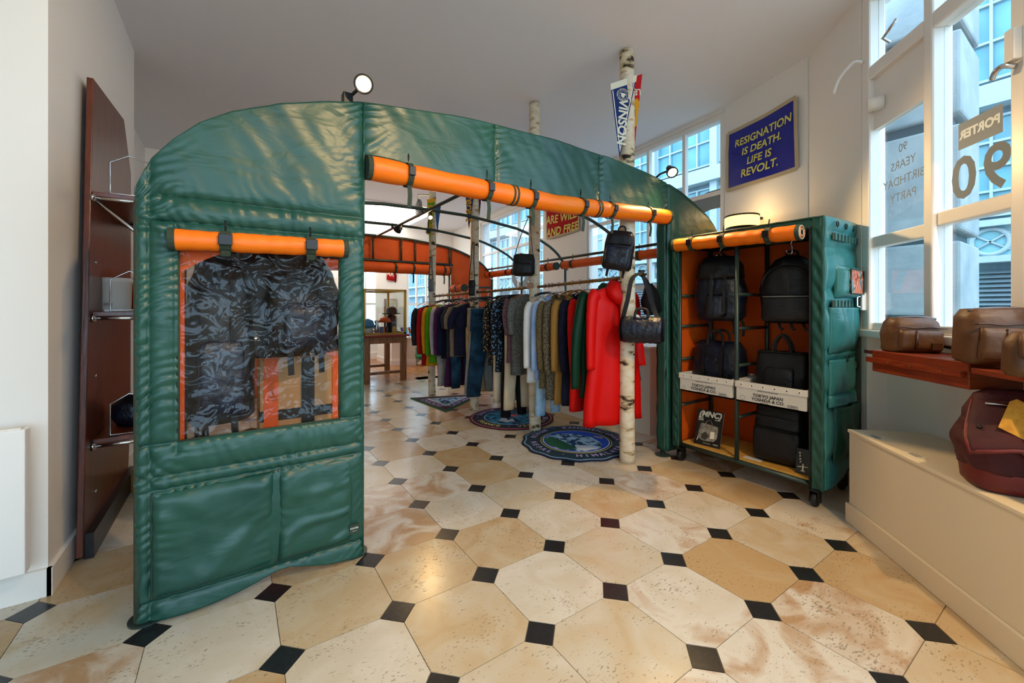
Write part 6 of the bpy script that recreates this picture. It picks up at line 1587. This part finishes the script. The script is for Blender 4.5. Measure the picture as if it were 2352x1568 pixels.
for k, (nm, c_) in enumerate(cols):
    x = cx0 + .08 + k * (cx1 - cx0 + .35) / 9; y = cY + .45 + .06 * (k % 2)
    b = MB(TR(x, y, zC + .03))
    b.tube(smoothpath([(0, .10, .16), (0, .06, .07), (0, 0, .012), (0, -.10, 0), (0, -.16, .0)], 4), [.03] * 17, 8)
    tag(b.build('sock', mat('sock_' + nm.replace(' ', '_'), c_, .9), smooth=True), nm + ' sock in the row on the white counter', 'sock', 'socks on the counter')
# picture, stick, bags on the floor
pa, pb = onY(882, 686, FY), onY(912, 748, FY)
t = thing('framed_picture', 'framed landscape poster hanging on the far end wall', 'picture', ((pa.x + pb.x) / 2, FY - .02, pb.z))
for q in ((pa.x, pb.x, pb.z, pb.z + .04), (pa.x, pb.x, pa.z - .04, pa.z), (pa.x, pa.x + .04, pb.z + .04, pa.z - .04), (pb.x - .04, pb.x, pb.z + .04, pa.z - .04)): bx('frame', M_OAK, (q[0], q[1], FY - .03, FY - .002, q[2], q[3]), parent=t)
bx('print', mat('poster_print', '2f5a4a', .6, col2='b8b078', vscale=5, contrast=(.4, .6)), (pa.x + .04, pb.x - .04, FY - .02, FY - .004, pb.z + .04, pa.z - .04), parent=t)
q = fl(903, 830); 
t = tag(MB().tube([(q.x, 9.0, 0.0), (q.x + .03, 9.03, .62), (q.x + .12, 9.05, .63)], .014, 8).build('walking_stick', M_BLACKM, smooth=True), 'dark walking stick standing beside the white counter', 'stick')
q = fl(975, 838)
t = thing('green_bag', 'crumpled green plastic bag on the floor beside the counter', 'bag', (q.x, q.y, 0))
bag_body(TR(q.x, q.y, .12), [(0, .10, .08, 0), (.08, .2, .15, 0), (.25, .2, .14, 0), (.4, .1, .06, 0), (.5, .03, .02, 0)], 2, parent=t, m=mat('green_plastic', '1f8a5a', .4), wr=.05, ws=8)
bag_body(TR(q.x, q.y, 0), [(0, .14, .12, 0), (.06, .16, .13, 0), (.14, .1, .08, 0)], 2, parent=t, m=M_CREAM, wr=.03, ws=8, name='paper_wrap')

# ================================================================ LAMPS
def warm(name, kind, loc, power, size=.05, col=(1, .66, .30), target=None, spot=R(120), blend=.6, root=None):
    l = bpy.data.lights.new(name, kind); l.energy = power; l.color = col
    if kind == 'SPOT': l.spot_size = spot; l.spot_blend = blend
    l.shadow_soft_size = size
    o = bpy.data.objects.new(name, l); COL.objects.link(o)
    if root is not None: o.parent = root; o.location = V(loc) - ORG[root]
    else: o.location = loc
    if target is not None: o.rotation_euler = (V(target) - V(loc)).to_track_quat('-Z', 'Y').to_euler()
    return o
M_LED = mat('lamp_glow', 'ffe6a8', .5, emit=22.)
M_LED2 = mat('lamp_ring_glow', 'ffd27a', .5, emit=3.)
def spot_lamp(label, head, aim, base, power, r=.045, glow=True, grp='clamp-on spot lamps', spot=R(130)):
    head = V(head); aim = V(aim); base = V(base); d = (aim - head).normalized()
    t = thing('spot_lamp', label, 'lamp', base, grp)
    x = V((0, 0, 1)).cross(d).normalized(); T = frame(head, x, d.cross(x))
    MB(T).lathe([(0, -.10), (r * .55, -.10), (r * .6, -.06), (r, -.03), (r * 1.05, .0), (r * .95, .001), (r * .85, -.012), (0, -.012)], 22).build('head', M_BLACKM, t, smooth=True)
    if glow: MB(T).lathe([(0, -.008), (r * .8, -.008), (r * .6, -.004), (0, -.002)], 20).build('bulb', M_LED, t, smooth=True)
    MB().tube([head - d * .06, head - d * .06 + (base - head) * .5, base], .009, 8).build('arm', M_BLACKM, t, smooth=True)
    MB(TR(*base)).box(-.025, .025, -.025, .025, -.03, .03).build('clamp', M_BLACKM, t, bevel=.005)
    if power: warm('lamp_light', 'SPOT', head + d * .03, power, .04, target=aim, root=t, spot=spot)
    return t
h1 = onY(835, 193, TY0 - .10)
spot_lamp('lit spot lamp clamped to the crest of the tent', h1, (.0, .3, 1.35), (h1.x - .05, TY0 + .03, archz(.5) + .03), 60)
h2 = onY(1545, 397, TY0 - .10)
spot_lamp('lit spot lamp clamped above the right end of the tent', h2, (1.9, .2, .4), (h2.x - .06, TY0 + .06, archz(3.1) + .02), 110)
h3 = onY(989, 500, 5.55)
spot_lamp('small lit spot lamp under the arch tube near the last birch trunk', h3, (2.0, 3.0, .9), (h3.x, 5.65, archz(h3.x) - .05), 40, r=.035)
h4 = onY(912, 530, 5.6)
spot_lamp('dark spot lamp hanging under the ridge tube, turned away', h4, (h4.x - .8, 5.3, 1.2), (h4.x + .06, 5.65, archz(h4.x) - .05), 0, r=.05, glow=False)
# disc lamp on the last trunk
c = at(962, 478, d4 - .02)
t = thing('disc_lamp', 'round grey disc lamp on an arm at the top of the last birch trunk', 'lamp', (PB[3].x, PB[3].y, c.z))
T = frame(c, (0, 1, 0), (0, 0, 1))
MB(T).lathe([(0, -.006), (.13, -.006), (.135, 0), (.13, .006), (0, .006)], 26).build('disc', mat('grey_reflector', '8f959a', .4), t, smooth=True)
c2 = c + V((.09, 0, 0)); MB(TR(*c2)).lathe([(0, -.03), (.03, -.02), (.035, 0), (.03, .02), (0, .03)], 14).build('bulb', M_LED, t, smooth=True)
MB().tube([PB[3] + V((-.04, 0, c.z + .20)), c + V((-.01, 0, .20)), c + V((-.01, 0, .1))], .009, 8).build('arm', M_SOCKET, t, smooth=True)
warm('lamp_light', 'POINT', c2 + V((.05, -.02, 0)), 25, .04, root=t)
# coil lamp on the wall above the rack
c = at(1704, 512, 3.95)
t = thing('coil_lamp', 'drum-shaped lamp of glowing rings on the wall above the bag rack', 'lamp', (c.x, c.y, c.z - .05))
c = V((c.x, c.y, c.z - .035))
for k in range(6): MB().tube([(c.x + .14 * math.cos(a), c.y + .14 * math.sin(a), c.z + k * .016) for a in [2 * PI * j / 40 for j in range(40)]], .0085, 8, closed=True).build('glow_ring', M_LED2, t, smooth=True)
MB(TR(c.x, c.y, c.z)).lathe([(0, .092), (.15, .092), (.15, .102), (0, .106)], 40).build('cap', M_BLACKM, t, smooth=True)
MB(TR(c.x, c.y, c.z)).lathe([(0, -.014), (.14, -.014), (.14, -.009), (0, -.009)], 40).build('base', M_BLACKM, t, smooth=True)
MB().tube([(c.x + .12, c.y - .05, c.z + .095), (c.x + .30, c.y - .10, c.z + .09)], .014, 8).build('wall_arm', M_BLACKM, t)
warm('lamp_light', 'POINT', c + V((.02, -.03, .16)), 4, .1, root=t)
# luminous ceiling of the far room
sk = struct(empty('window_7', (3.2, 10.0, CEIL - .03)), 'luminous ceiling panel of the far room')
MSK = mat('light_ceiling', 'fff8ee', .6, emit=5.)
bx('light_panel', MSK, (1.3, 3.75, 8.5, 10.6, CEIL - .03, CEIL - .012), parent=sk)
bx('panel_frame', M_TRIM, (1.25, 3.8, 8.45, 8.5, CEIL - .035, CEIL - .002), parent=sk)
# two ceiling spots behind the viewer
for k, (x, y, ax_, lab) in enumerate(((1.7, -.7, (2.3, .55, .0), 'ceiling spot behind the viewer aimed at the platform'), (1.1, -.5, (.45, 2.24, 2.15), 'ceiling spot behind the viewer aimed at the tent panel'))):
    spot_lamp(lab, (x, y, 3.22), ax_, (x, y, 3.42), (230, 260)[k], r=.06, grp='ceiling spots', spot=R((90, 58)[k]))
